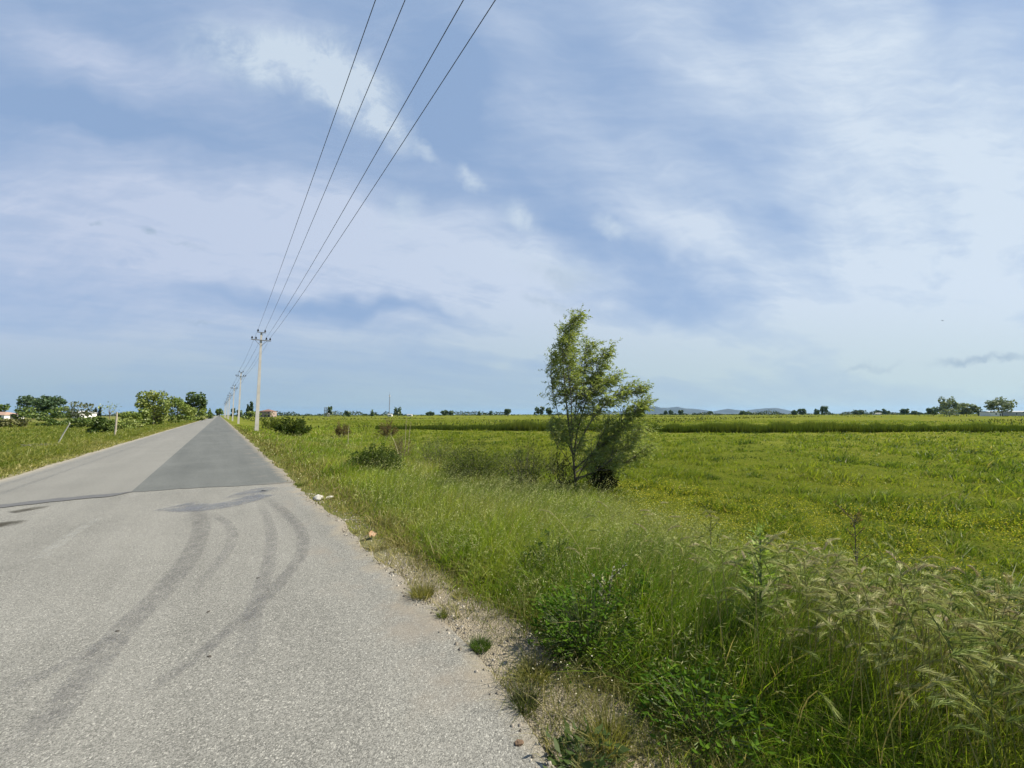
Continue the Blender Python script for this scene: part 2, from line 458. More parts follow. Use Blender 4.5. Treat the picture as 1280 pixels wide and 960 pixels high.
def build_road():
    far = np.concatenate([np.arange(9.6, 30, .12), np.geomspace(30.2, 1800, 160)])
    near = np.arange(-14, 12.6, .1)
    A = asphalt('worn_chip_asphalt', (.088, .087, .077), (.228, .223, .198), 165, .42)
    B = asphalt('pale_smooth_asphalt', (.122, .120, .107), (.190, .186, .166), 150, .45, coarse=False, bump=.25)
    D = asphalt('dark_new_asphalt', (.060, .064, .060), (.122, .127, .118), 150, .6, dust=True, coarse=False, bump=.25)
    sheet('asphalt_road', A, near, road_l, road_r, 0.0, 'old pale chip-sealed asphalt in the foreground', 'road')
    # resurfaced lanes start along the joint
    def lane(name, mat, x0, x1, lab, edge_l, edge_r):
        n = 40
        ts = np.linspace(0, 1, n)
        rows = []
        start = joint_y(x0 + (x1 - x0) * ts)
        for k, yv in enumerate(far):
            if yv < 11.6: continue
            rows.append(yv)
        rows = np.array(rows)
        V = [];
        for t, s0 in zip(ts, start):
            V.append((x0 + (x1 - x0) * t, s0, .006))
        for yv in rows:
            l = edge_l(yv) if edge_l else x0; r = edge_r(yv) if edge_r else x1
            for t in ts: V.append((l + (r - l) * t, yv, .006))
        nr = len(rows) + 1
        i = np.arange(nr - 1)[:, None]; j = np.arange(n - 1)[None, :]
        F = np.stack([i * n + j, i * n + j + 1, (i + 1) * n + j + 1, (i + 1) * n + j], -1).reshape(-1, 4)
        o = link(name, np_mesh(name, np.array(V), F, flat=True), mat)
        tag(o, lab, 'road', kind='structure')
    seam = gp(166, 612)[0]
    lane('resurfaced_lane', B, -4.27, seam, 'pale resurfaced lane running away on the left side of the road', road_l, None)
    lane('dark_asphalt_lane', D, seam, 1.52, 'darker grey asphalt lane running away on the right side', None, road_r)
    # tar strip along the left half of the joint
    m, nt, N, L = new_mat('tar'); g = G(nt)
    out = N.new('ShaderNodeOutputMaterial'); b = N.new('ShaderNodeBsdfPrincipled'); L.new(b.outputs[0], out.inputs[0])
    p = N.new('ShaderNodeTexCoord').outputs['Object']
    L.new(g.mixc(g.noise(p, 9, 5, .7), (.05, .05, .05), (.115, .115, .112)), b.inputs['Base Color']); b.inputs['Roughness'].default_value = .8
    xs = np.linspace(-4.25, seam + .02, 60); V = []
    for x in xs:
        wdt = .34 + .05 * (vnoise(x * 5, 0, 6) - .5)
        if x > seam - .25: wdt *= (seam + .03 - x) / .28
        V += [(x, float(joint_y(x)) + .05, .010), (x, float(joint_y(x)) - wdt, .010)]
    F = [(2 * i, 2 * i + 1, 2 * i + 3, 2 * i + 2) for i in range(len(xs) - 1)]
    tag(link('tar_joint', np_mesh('tar_joint', np.array(V), np.array(F), flat=True), m), 'dark tar strip across the left half of the road', 'road joint', kind='structure')

    # marks on the asphalt: ribbons with soft, broken edges
    def mark_mat(name, col, dens, nscale=7.0, rough=.8, lo=.3, hi=.7):
        m, nt, N, L = new_mat(name); g = G(nt)
        out = N.new('ShaderNodeOutputMaterial'); b = N.new('ShaderNodeBsdfDiffuse'); b.inputs[0].default_value = (*col, 1)
        tr = N.new('ShaderNodeBsdfTransparent'); mx = N.new('ShaderNodeMixShader')
        a = N.new('ShaderNodeAttribute'); a.attribute_name = 'tint'
        e = g.sep(a.outputs['Vector'])[0]
        p = N.new('ShaderNodeTexCoord').outputs['Object']
        nn = g.math('ADD', g.math('MULTIPLY', g.noise(p, nscale, 5, .65), .6), g.math('MULTIPLY', g.noise(p, 60, 3, .7), .4))
        k = g.math('MULTIPLY', g.ss(nn, lo, hi), g.math('MULTIPLY', e, dens))
        L.new(k, mx.inputs[0]); L.new(tr.outputs[0], mx.inputs[1]); L.new(b.outputs[0], mx.inputs[2]); L.new(mx.outputs[0], out.inputs[0])
        return m
    zc = [.004]
    def ribbon(name, pts, width, mat, label, cat, fade=True):
        zc[0] += .0007
        P = [gp(u, v)[:2] for u, v in pts]
        P = np.array(P); 
        # Catmull-Rom resample
        Q = []
        ext = np.vstack([2 * P[0] - P[1], P, 2 * P[-1] - P[-2]])
        for i in range(1, len(ext) - 2):
            for t in np.linspace(0, 1, 10, endpoint=False):
                a, b_, c, d = ext[i - 1], ext[i], ext[i + 1], ext[i + 2]
                Q.append(.5 * ((2 * b_) + (c - a) * t + (2 * a - 5 * b_ + 4 * c - d) * t * t + (3 * b_ - a - 3 * c + d) * t ** 3))
        Q.append(P[-1]); Q = np.array(Q)
        T = np.gradient(Q, axis=0); T /= np.linalg.norm(T, axis=1)[:, None] + 1e-9
        Nn = np.stack([-T[:, 1], T[:, 0]], -1)
        prof = [(-1, 0), (-.75, .8), (0, 1), (.75, .8), (1, 0)]
        V = []; C = []
        n = len(Q)
        for i in range(n):
            w = width[0] + (width[1] - width[0]) * i / (n - 1)
            en = 1.0
            if fade: en = min(1, i / (n * .12), (n - 1 - i) / (n * .2))
            for s, e in prof:
                q = Q[i] + Nn[i] * s * w * .5
                V.append((q[0], q[1], zc[0])); C.append((e * en,) * 3)
        F = [(i * 5 + k, i * 5 + k + 1, (i + 1) * 5 + k + 1, (i + 1) * 5 + k) for i in range(n - 1) for k in range(4)]
        o = link(name, np_mesh(name, np.array(V), np.array(F), np.array(C)), mat)
        tag(o, label, cat, kind='structure')
    rub = mark_mat('tyre_rubber', (.092, .092, .100), .35)
    rub2 = mark_mat('faint_tyre_rubber', (.115, .115, .122), .30)
    ribbon('tyre_mark', [(232, 618), (250, 650), (240, 690), (205, 735), (165, 775), (130, 815), (95, 860), (50, 910), (0, 970)], (.24, .20), rub, 'broad dark tyre mark curving down the left', 'tyre mark')
    ribbon('tyre_mark', [(320, 617), (350, 635), (374, 660), (377, 690), (352, 725), (318, 760), (280, 792), (240, 825), (195, 855), (140, 890)], (.19, .10), rub, 'dark tyre mark curving down from the right end of the joint', 'tyre mark')
    ribbon('tyre_mark', [(262, 640), (285, 655), (290, 675), (275, 700), (235, 745)], (.15, .12), rub2, 'faint tyre mark between the two dark ones', 'tyre mark')
    ribbon('tyre_mark', [(325, 628), (338, 660), (336, 700), (318, 760), (300, 850)], (.14, .16), rub2, 'faint straight tyre mark near the middle', 'tyre mark')
    ribbon('tyre_mark', [(150, 790), (100, 820), (40, 850), (0, 870)], (.12, .12), rub2, 'thin side tyre mark going left', 'tyre mark')
    blu = mark_mat('damp_sealant', (.140, .152, .176), .62, 2.6, lo=.36, hi=.58)
    ribbon('sealant_stain', [(218, 632), (250, 634), (290, 629), (330, 618)], (.75, .5), blu, 'bluish smeared sealant patch below the joint', 'stain', fade=False)
    ribbon('sealant_stain', [(300, 622), (325, 612), (345, 612)], (.7, .4), blu, 'bluish sealant patch at the right end of the joint', 'stain')
    oil = mark_mat('oil_stain', (.055, .052, .042), .8, 3.0, lo=.35, hi=.6)
    ribbon('oil_stain', [(-40, 662), (0, 655), (35, 651)], (.55, .3), oil, 'dark oil stain at the left edge of the photo', 'stain')
    ribbon('oil_stain', [(10, 640), (35, 636), (60, 631)], (.30, .25), oil, 'smaller oil stain just under the tar strip', 'stain')
    pai = mark_mat('worn_white_paint', (.40, .40, .37), .24, 5.0, lo=.38, hi=.62)
    ribbon('road_marking', [(48, 698), (82, 673), (122, 648)], (.15, .15), pai, 'faded white centre-line dash on the old asphalt', 'road marking', fade=False)
build_ground()
build_road()

# ------------------------------------------------------------------ grass
M_GRASS = leaf_mat('grass_blades', .48, .012)
M_STRAW = leaf_mat('dry_grass', .30, .015, (1.1, 1.05, .8))
M_LEAF = leaf_mat('leaves', .42, .004)
M_FARLEAF = leaf_mat('distant_leaves', .22, .02)
M_FLOWER = leaf_mat('petals', .25, .02, (1, 1, .8))

def lerp(a, b, t): return a + (b - a) * t
def palette(cols, t):
    cols = np.array(cols, float); n = len(cols)
    t = np.clip(t, 0, .9999) * (n - 1); i = t.astype(int); f = (t - i)[:, None]
    return cols[i] * (1 - f) + cols[i + 1] * f

WIND = np.array([RGT[0], RGT[1]])

def blades(pos, h, w, lean, bend, col, segs=3, tip=None, head=False):
    """curved tapering blades; returns verts, quads, colours"""
    n = len(pos)
    az = RNG.uniform(0, 2 * np.pi, n)
    wd = np.stack([np.cos(az), np.sin(az), np.zeros(n)], -1)
    V = np.zeros((n, segs + 1, 2, 3), np.float32); C = np.zeros((n, segs + 1, 2, 3), np.float32)
    tipc = col if tip is None else tip
    for k in range(segs + 1):
        t = k / segs
        off = np.zeros((n, 3))
        off[:, :2] = lean * (h * (.25 * t + bend * t * t))[:, None]
        off[:, 2] = h * (t - .38 * np.minimum(bend, 1.3) * t * t)
        c = pos + off
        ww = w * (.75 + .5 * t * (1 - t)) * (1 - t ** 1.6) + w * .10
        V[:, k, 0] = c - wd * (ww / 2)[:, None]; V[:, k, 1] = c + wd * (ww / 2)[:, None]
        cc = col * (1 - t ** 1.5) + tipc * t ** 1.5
        C[:, k, 0] = cc; C[:, k, 1] = cc
    nv = (segs + 1) * 2
    b = np.arange(n)[:, None] * nv; k = np.arange(segs)[None, :] * 2
    F = np.stack([b + k, b + k + 1, b + k + 3, b + k + 2], -1).reshape(-1, 4)
    return V.reshape(-1, 3), F, C.reshape(-1, 3)

def join(parts):
    Vs, Fs, Cs, n = [], [], [], 0
    for V, F, C in parts:
        Vs.append(V); Fs.append(F + n); Cs.append(C); n += len(V)
    return np.concatenate(Vs), np.concatenate(Fs), np.concatenate(Cs)

def scatter(n, r0, r1, a0, a1, power=2.0):
    """angle uniform (clockwise from +Y), density falls with distance ** -power"""
    a = RNG.uniform(a0, a1, n); u = RNG.uniform(0, 1, n)
    q = 2 - power
    r = r0 * (r1 / r0) ** u if abs(q) < 1e-6 else (r0 ** q + u * (r1 ** q - r0 ** q)) ** (1 / q)
    return r * np.sin(a), r * np.cos(a), r

A0, A1 = YAW - 1.02, YAW + 1.12

def scatter_clumps(n, r0, r1, a0, a1, power, per=9, spread=.020, s0=.03):
    """blades gathered round tuft centres; also returns a random value shared by each tuft"""
    nc = n // per
    cx, cy, cr = scatter(nc, r0, r1, a0, a1, power)
    sig = (s0 + spread * cr) * RNG.uniform(.4, 1.5, nc)
    id_ = RNG.integers(0, nc, n)
    x = cx[id_] + RNG.normal(0, 1, n) * sig[id_]; y = cy[id_] + RNG.normal(0, 1, n) * sig[id_]
    return x, y, np.hypot(x, y), RNG.random(nc)[id_]

LUSH = [(.050, .105, .008), (.095, .165, .010), (.150, .222, .015), (.210, .262, .028), (.275, .290, .070)]
FIELD = [(.050, .092, .012), (.102, .150, .017), (.158, .198, .022), (.205, .230, .028), (.24, .24, .05)]
DRY = [(.13, .125, .045), (.22, .19, .08), (.34, .28, .14)]

def verge_grass():
    x, y, r, ch = scatter_clumps(520000, 1.25, 75, A0, A1, 2.0, 9, .014, .02)
    e = verge_edge(y)
    ok = (x > 1.62) & (x < e + RNG.normal(0, .25, len(x)) + .012 * r)
    ok &= ~((r < 2.6) & (RNG.random(len(x)) > (r / 2.6) ** 2))
    # thin out on the shoulder
    shoulder = sstep(1.65, 2.0, x + .25 * sstep(3.5, 8, y) + .5 * (fbm(x * 1.3, y * 1.3, 51) - .5))
    ok &= RNG.random(len(x)) < np.maximum(shoulder, .0)
    x, y, r, ch = x[ok], y[ok], r[ok], ch[ok]
    patch = fbm(x * .45, y * .45, 61); fine = fbm(x * 1.6, y * 1.6, 63)
    tall = lerp(.08, .42, sstep(1.75, 2.8, x)) * (.55 + .9 * patch) * (.6 + .8 * fine)
    near = (1 - sstep(1.6, 3.4, y)) * sstep(1.95, 2.6, x)
    tall = tall * (1 + .50 * near)
    tall = tall * lerp(1.0, .66, sstep(6, 22, r))
    h = tall * RNG.uniform(.55, 1.12, len(x)) * (.8 + .4 * ch)
    h = np.minimum(h, RNG.uniform(.46, .64, len(x)))
    w = np.maximum(.0045, .00150 * r) * RNG.uniform(.6, 1.4, len(x)) * lerp(.85, 1.5, ch ** 3)
    rnd = RNG.normal(0, .55, (len(x), 2))
    lean = WIND[None, :] * (RNG.uniform(.1, .65, len(x)) + .35 * near)[:, None] + rnd
    bend = RNG.uniform(.1, .85, len(x))
    t = .52 + 1.5 * (fbm(x * .8, y * .8, 65) - .5) + .35 * (ch - .5) + RNG.normal(0, .16, len(x)) - .12 * near
    t = t + .10 * sstep(5, 20, r)
    col = palette(LUSH, t)
    dry = (RNG.random(len(x)) < .06 + .25 * sstep(9, 16, y) * sstep(.5, .66, fbm(x * .35, y * .22, 67)) + .60 * (1 - sstep(1.8, 2.45, x)) * sstep(2.5, 3.5, y) + .10 * sstep(.5, .7, patch))
    col[dry] = palette(DRY, RNG.random(dry.sum()))
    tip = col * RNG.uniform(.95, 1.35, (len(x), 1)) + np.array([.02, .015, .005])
    pos = np.stack([x, y, terr(x, y) - .01], -1)
    nr = r < 6
    xn, yn, rn, cn = scatter_clumps(150000, 1.3, 5.5, A0 + .55, A1, 1.7, 12, .012, .02)
    k = (xn > 1.85) & (xn < verge_edge(yn) - .1) & (RNG.random(len(xn)) < sstep(1.8, 2.2, xn + .4 * (fbm(xn * 1.3, yn * 1.3, 51) - .5))) & ((rn > 2.2) | (RNG.random(len(xn)) < .5))
    xn, yn, rn, cn = xn[k], yn[k], rn[k], cn[k]
    nz = (1 - sstep(1.4, 3.2, yn)) * sstep(1.95, 2.6, xn)
    hn = lerp(.16, .36, sstep(1.85, 2.6, xn)) * (.5 + fbm(xn * 1.1, yn * 1.1, 68)) * (1 + .25 * nz) * RNG.uniform(.5, 1.15, len(xn))
    wn = RNG.uniform(.005, .0105, len(xn)) * (.7 + .6 * cn)
    ln = WIND[None, :] * RNG.uniform(0, .6, len(xn))[:, None] + RNG.normal(0, .6, (len(xn), 2))
    cl = palette(LUSH, .45 + 1.4 * (fbm(xn * .9, yn * .9, 69) - .5) + .3 * (cn - .5) + RNG.normal(0, .15, len(xn)))
    dd = RNG.random(len(xn)) < .10; cl[dd] = palette(DRY, RNG.random(dd.sum()))
    pn_ = np.stack([xn, yn, terr(xn, yn) - .01], -1)
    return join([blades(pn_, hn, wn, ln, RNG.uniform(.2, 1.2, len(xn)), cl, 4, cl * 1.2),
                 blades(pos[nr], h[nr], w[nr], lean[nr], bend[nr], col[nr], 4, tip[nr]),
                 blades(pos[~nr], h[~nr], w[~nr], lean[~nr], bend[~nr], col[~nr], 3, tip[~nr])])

def shoulder_grass():
    """sparse, short and half dry growth along the road's right edge"""
    x, y, r, ch = scatter_clumps(130000, 1.4, 60, A0, A1, 2.0, 12, .010, .02)
    n = fbm(x * 1.7, y * 1.7, 71) + .16 * sstep(1.5, 2.0, x) - .04 * (1 - sstep(3, 5, r)) + .30 * sstep(3.6, 6, r)
    ok = (x > road_r(y) - .03 - .05 * sstep(6, 20, r)) & (x < 2.5 + .02 * r) & (n > .44)
    x, y, r, ch = x[ok], y[ok], r[ok], ch[ok]
    k = fbm(x * 2.5, y * 2.5, 72)
    h = (.03 + .16 * k) * RNG.uniform(.4, 1.3, len(x)) * (1 + .6 * sstep(1.6, 2.1, x) + .8 * sstep(6, 20, r))
    w = np.maximum(.0032, .0014 * r) * RNG.uniform(.6, 1.3, len(x))
    lean = WIND[None, :] * .2 + RNG.normal(0, .8, (len(x), 2)); bend = RNG.uniform(.2, 1.1, len(x))
    t = RNG.random(len(x)) * .6 + .4 * fbm(x * .9, y * .9, 73) + .2 * sstep(3, 4.5, y) * (1 - sstep(9, 14, y))
    col = palette([(.06, .09, .012), (.12, .14, .025), (.21, .19, .055), (.32, .275, .115)], t)
    pos = np.stack([x, y, terr(x, y) - .004], -1)
    return blades(pos, h, w, lean, bend, col, 3)

def field_grass():
    x, y, r, ch = scatter_clumps(420000, 2.6, 160, A0 + .3, A1, 2.0, 14, .020, .04)
    ok = x > verge_edge(y) - .6
    x, y, r, ch = x[ok], y[ok], r[ok], ch[ok]
    tus = .5 * fbm(x * .75, y * .75, 81, 3) + .5 * fbm(x * 2.1, y * 2.1, 82, 2); big = fbm(x * .13, y * .13, 83)
    # trampled track and dips that run across the pasture
    trk = np.abs((x - 12.9) * 7.9 - (y - 5.8) * 29) / 30 + .8 * (fbm(x * .3, y * .3, 85) - .5) + 9 * (x < 12.5)
    low = np.exp(-(trk / .8) ** 2)
    dt = np.abs(x - 12.8 + 1.2 * (fbm(y * .5, x * .2, 87) - .5)) + 9 * (y > 6.5); dl = np.exp(-(dt / .30) ** 2) * (fbm(x * .5, y * .5, 89) > .38)
    low = np.maximum(low, 0)
    h = (.05 + .32 * sstep(.42, .70, tus)) * RNG.uniform(.5, 1.25, len(x)) * (.75 + .5 * ch) * (1 - .6 * low)
    h *= lerp(1, .85, sstep(20, 80, r))
    w = np.maximum(.005, .0016 * r) * RNG.uniform(.6, 1.4, len(x))
    lean = WIND[None, :] * RNG.uniform(.1, .9, len(x))[:, None] + RNG.normal(0, .6, (len(x), 2)); bend = RNG.uniform(.2, 1.1, len(x))
    t = .05 + .55 * fbm(x * .5, y * .5, 86) + .35 * (big - .3) + .22 * (ch - .5) + RNG.normal(0, .18, len(x)) + .08 * sstep(8, 30, r)
    col = palette(FIELD, t)
    dk = (_hash(np.floor(x * .8), np.floor(y * .8), 88) < .13) & (tus > .48)
    dk |= (dl > .4) & (RNG.random(len(x)) < .8)
    col[dk] *= np.array([.45, .55, .6])
    dry = RNG.random(len(x)) < .035
    col[dry] = palette(DRY, RNG.random(dry.sum()) * .8)
    pos = np.stack([x, y, terr(x, y) - .01], -1)
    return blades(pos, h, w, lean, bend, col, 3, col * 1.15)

def left_grass():
    x, y, r, ch = scatter_clumps(300000, 5.0, 160, YAW - 1.25, YAW - .5, 1.9, 10, .012, .03)
    ok = x < road_l(y) + .03 + RNG.normal(0, .05, len(x))
    ok &= RNG.random(len(x)) < np.maximum(sstep(-4.2, -4.5, x + .3 * (fbm(x * 1.5, y * 1.5, 101) - .5)), .10)
    x, y, r, ch = x[ok], y[ok], r[ok], ch[ok]
    k = fbm(x * .7, y * .7, 103)
    tall = lerp(.10, .34, sstep(-4.6, -6.2, x)) * lerp(1, .42, sstep(-9, -11.5, x) * (1 - sstep(24, 34, y)))
    h = tall * (.45 + 1.1 * k) * RNG.uniform(.5, 1.25, len(x)) * (.75 + .5 * ch)
    w = np.maximum(.005, .0015 * r) * RNG.uniform(.6, 1.4, len(x))
    lean = WIND[None, :] * RNG.uniform(.1, .8, len(x))[:, None] + RNG.normal(0, .6, (len(x), 2)); bend = RNG.uniform(.2, 1.0, len(x))
    t = .10 + .6 * fbm(x * .45, y * .45, 105) + .25 * (ch - .5) + RNG.normal(0, .15, len(x)) + .35 * (1 - sstep(-4.4, -5.6, x)) + .1
    col = palette([(.055, .092, .016), (.10, .14, .024), (.155, .185, .036), (.22, .22, .06), (.30, .27, .11)], t)
    pos = np.stack([x, y, terr(x, y) - .01], -1)
    return blades(pos, h, w, lean, bend, col, 3, col * 1.15)

def stuff(name, data, mat, label, cat):
    V, F, C = data
    o = link(name, np_mesh(name, V, F, C), mat)
    return tag(o, label, cat, kind='stuff')

stuff('tall_verge_grass', verge_grass(), M_GRASS, 'tall windblown green grass on the bank right of the road', 'grass')
stuff('shoulder_grass', shoulder_grass(), M_STRAW, 'short half-dry grass along the right edge of the asphalt', 'grass')
stuff('pasture_grass', field_grass(), M_GRASS, 'yellow-green tussocky pasture grass in the field', 'grass')
stuff('roadside_grass', left_grass(), M_GRASS, 'low grass along the left side of the road', 'grass')

def reed_strip():
    n = 60000
    # two overlapping bands lying across the field
    t = RNG.uniform(0, 1, n)
    px = lerp(470, 1500, t)
    dep = np.interp(px, [470, 560, 700, 900, 1100, 1280, 1500], [56, 52, 46, 43, 42, 44, 47])
    dep = dep + RNG.uniform(0, 4.2, n) + 1.2 * (vnoise(px / 90., px * 0, 5) - .5)
    rr = (px - 640) / FPX * dep
    x = dep * sa + rr * ca; y = dep * ca - rr * sa
    k = vnoise(px / 14., dep * .4, 7) * .6 + vnoise(px / 60., dep * 0, 8) * .7
    h = np.interp(px, [470, 560, 650, 800, 1000, 1280], [.7, 1.0, 1.15, 1.2, 1.2, 1.15]) * (.30 + .75 * k) * RNG.uniform(.6, 1.12, n)
    w = RNG.uniform(.03, .075, n)
    lean = WIND[None, :] * RNG.uniform(0, .5, n)[:, None] + RNG.normal(0, .25, (n, 2)); bend = RNG.uniform(0, .4, n)
    col = palette([(.030, .050, .009), (.055, .080, .013), (.088, .108, .022), (.14, .14, .045)], .15 + .6 * k * RNG.uniform(.5, 1.2, n) - .1)
    pos = np.stack([x, y, terr(x, y) - .02], -1)
    return blades(pos, h, w, lean, bend, col, 3, col * 1.2)
stuff('reed_strip', reed_strip(), M_GRASS, 'dark green strip of reeds along the ditch across the field', 'reeds')

def quads_at(c, ax, wd, L_, W_, col, bendn=None):
    """pointed leaf of two quads (a folded diamond) at base c along ax"""
    n = len(c)
    L_ = np.asarray(L_)[:, None] if np.ndim(L_) else np.full((n, 1), L_); W_ = np.asarray(W_)[:, None] if np.ndim(W_) else np.full((n, 1), W_)
    p0 = c; p2 = c + ax * L_
    mid = c + ax * L_ * .45
    if bendn is not None: mid = mid + bendn * L_ * .12
    a = mid + wd * W_ * .5; b = mid - wd * W_ * .5
    V = np.stack([p0, a, p2, b], 1).reshape(-1, 3)
    F = np.arange(n * 4).reshape(-1, 4)
    C = np.repeat(col, 4, axis=0)
    return V.astype(np.float32), F, C

def unit(v): return v / (np.linalg.norm(v, axis=-1, keepdims=True) + 1e-9)
def rdir(n): return unit(RNG.normal(0, 1, (n, 3)))

def barley():
    """arching stems with bristly wind-combed ears in the near right corner"""
    n = 2300
    x = RNG.uniform(1.9, 4.4, n * 8); y = RNG.uniform(-2.2, 2.8, n * 8)
    pr = sstep(1.9, 2.6, x) * (1 - sstep(2.9, 3.9, x - .26 * np.clip(y, 0, 9))) * (.25 + fbm(x * 1.2, y * 1.2, 301)) * (1 - .95 * sstep(.7, 1.7, y)) * (1 - .5 * sstep(-.3, .6, y) * (1 - sstep(2.0, 2.4, x)))
    ok = RNG.random(len(x)) < pr
    x, y = x[ok][:n], y[ok][:n]; n = len(x)
    hh = RNG.uniform(.42, .92, n) * (.8 + .3 * fbm(x * .9, y * .9, 302))
    base = np.stack([x, y, terr(x, y)], -1)
    dirw = WIND[None, :] + RNG.normal(0, .5, (n, 2)); dirw /= np.linalg.norm(dirw, axis=1)[:, None]
    parts = []
    stemc = palette([(.07, .10, .02), (.13, .14, .04), (.22, .19, .08)], RNG.random(n))
    w = np.full(n, .0035)
    # stem as a strip that arches over at the top
    K = 5; V = np.zeros((n, K + 1, 2, 3)); C = np.zeros((n, K + 1, 2, 3))
    arch = RNG.uniform(.18, .42, n)
    pts = []
    for k in range(K + 1):
        t = k / K
        c = base.copy(); c[:, :2] += dirw * (arch * hh * t ** 2.2)[:, None]; c[:, 2] += hh * (t - .10 * t ** 3)
        pts.append(c)
        wv = np.stack([-dirw[:, 1], dirw[:, 0], np.zeros(n)], -1) * .0016 + np.stack([dirw[:, 0], dirw[:, 1], np.zeros(n)], -1) * .0012
        V[:, k, 0] = c - wv; V[:, k, 1] = c + wv; C[:, k] = stemc[:, None]
    b = np.arange(n)[:, None] * (K + 1) * 2; k = np.arange(K)[None, :] * 2
    F = np.stack([b + k, b + k + 1, b + k + 3, b + k + 2], -1).reshape(-1, 4)
    parts.append((V.reshape(-1, 3), F, C.reshape(-1, 3)))
    # ear: curved axis of K2 nodes, awns leaving each node forward and outward
    K2 = 7; el = RNG.uniform(.085, .14, n)
    tilt0 = RNG.uniform(-.4, .9, n); drop = RNG.uniform(.4, 1.4, n)
    earc = palette([(.16, .22, .045), (.25, .29, .08), (.36, .36, .15), (.36, .30, .19)], RNG.random(n) * .8 + .3 * sstep(2.5, 3.4, x))
    p = pts[-1].copy()
    for k in range(K2):
        ang = tilt0 - drop * k / K2
        ax = np.stack([dirw[:, 0] * np.cos(ang), dirw[:, 1] * np.cos(ang), np.sin(ang)], -1)
        side = np.stack([-dirw[:, 1], dirw[:, 0], np.zeros(n)], -1); nn = np.cross(ax, side)
        # grain core
        fat = .0105 * (1 - .55 * k / K2)
        for sgn in (side, nn):
            parts.append(quads_at(p, ax, sgn, el / K2 * 2.0, np.full(n, fat), earc * .75))
        for q in range(8):
            th = 2 * math.pi * (q + .5 * (k % 2)) / 8 + RNG.normal(0, .3, n)
            out = side * np.cos(th)[:, None] + nn * np.sin(th)[:, None]
            aw = unit(ax + out * RNG.uniform(.16, .38, n)[:, None])
            parts.append(quads_at(p, aw, np.cross(aw, rdir(n)), RNG.uniform(.035, .06, n), np.full(n, .0021), earc * RNG.uniform(.9, 1.35, (n, 1))))
        p = p + ax * (el / K2)[:, None]
    return join(parts)
stuff('barley_grass', barley(), M_STRAW, 'wild barley with pale bristly ears bowing in the wind at the lower right', 'grass')

def seed_heads():
    """loose pale panicles of brome and oat grass over the verge"""
    x, y, r = scatter(110000, 1.8, 32, A0 + .1, A1, 1.9)
    e = verge_edge(y)
    den = fbm(x * .5, y * .5, 311)
    ok = (x > 1.9) & (x < e + .2) & (RNG.random(len(x)) < sstep(.30, .75, den + .25 * sstep(3, 4.2, r) - .12)) & (RNG.random(len(x)) < .48 - .34 * sstep(6, 11, r))
    x, y, r, den = x[ok], y[ok], r[ok], den[ok]; n = len(x)
    h = lerp(.3, .72, sstep(1.8, 3.0, x)) * RNG.uniform(.75, 1.15, n) * (.7 + .5 * den)
    base = np.stack([x, y, terr(x, y)], -1)
    dw = WIND[None, :] * .8 + RNG.normal(0, .45, (n, 2))
    col = palette([(.22, .26, .06), (.34, .37, .12), (.48, .47, .22)], RNG.random(n))
    parts = [blades(base, h, np.maximum(.0022, .0006 * r), dw, RNG.uniform(.15, .5, n), col * .7, 3)]
    # panicle branches near the tip
    bend = .3
    for k in range(5):
        t = .78 + .05 * k
        c = base.copy(); c[:, :2] += dw * (h * (.25 * t + bend * t * t))[:, None]; c[:, 2] += h * (t - .38 * bend * t * t)
        ax = unit(np.concatenate([dw * .7, np.full((n, 1), .25)], 1) + RNG.normal(0, .55, (n, 3)))
        parts.append(quads_at(c, ax, np.cross(ax, rdir(n)), RNG.uniform(.018, .04, n) * (1 + .03 * r), np.maximum(.0038, .0010 * r), col))
    return join(parts)
stuff('seeding_grass', seed_heads(), M_STRAW, 'pale seed heads of brome grass over the roadside bank', 'grass')

def flowers(pts, size, cols, tall):
    x, y, r = pts; n = len(x)
    c = np.stack([x, y, terr(x, y) + tall * RNG.uniform(.6, 1.2, n)], -1)
    parts = []
    col = palette(cols, RNG.random(n)); s = np.maximum(size, .0016 * r) * RNG.uniform(.7, 1.3, n)
    nrm = unit(np.array([.35, -.1, 1.0]) + RNG.normal(0, .35, (n, 3)))
    a = unit(np.cross(nrm, rdir(n))); b = np.cross(nrm, a)
    for k in range(3):
        th = k * math.pi * 2 / 3
        ax = a * math.cos(th) + b * math.sin(th); wd = np.cross(nrm, ax)
        parts.append(quads_at(c, unit(ax + nrm * .25), wd, s * .6, s * .75, col))
    return join(parts)

def yellow():
    x, y, r = scatter(150000, 3.0, 40, A0 + .5, A1, 1.9)
    d = fbm(x * .35, y * .35, 321) * .7 + fbm(x * 1.4, y * 1.4, 322) * .4
    e = verge_edge(y)
    zone = np.exp(-((r - 5.5) / 3.5) ** 2) * 1.3 - 1.6 * sstep(8, 18, r)
    ok = (x > e + .1) & (d + .22 * zone > .575) & (RNG.random(len(x)) < .9)
    return x[ok], y[ok], r[ok]
stuff('yellow_wildflowers', flowers(yellow(), .013, [(.44, .39, .02), (.54, .50, .04)], .20), M_FLOWER, 'small yellow wildflowers dotting the pasture', 'wildflowers')
def white():
    x, y, r = scatter(30000, 2.2, 22, A0, A1, 1.9)
    d = fbm(x * .9, y * .9, 331)
    ok = (x > 1.45) & (x < 2.6 + .05 * r) & (d > .50) & (RNG.random(len(x)) < .22 * (1 - sstep(2.0, 3.2, x - .04 * r)))
    return x[ok], y[ok], r[ok]
stuff('white_wildflowers', flowers(white(), .007, [(.45, .43, .28), (.58, .55, .40)], .16), M_FLOWER, 'tiny pale daisies along the grassy road edge', 'wildflowers')

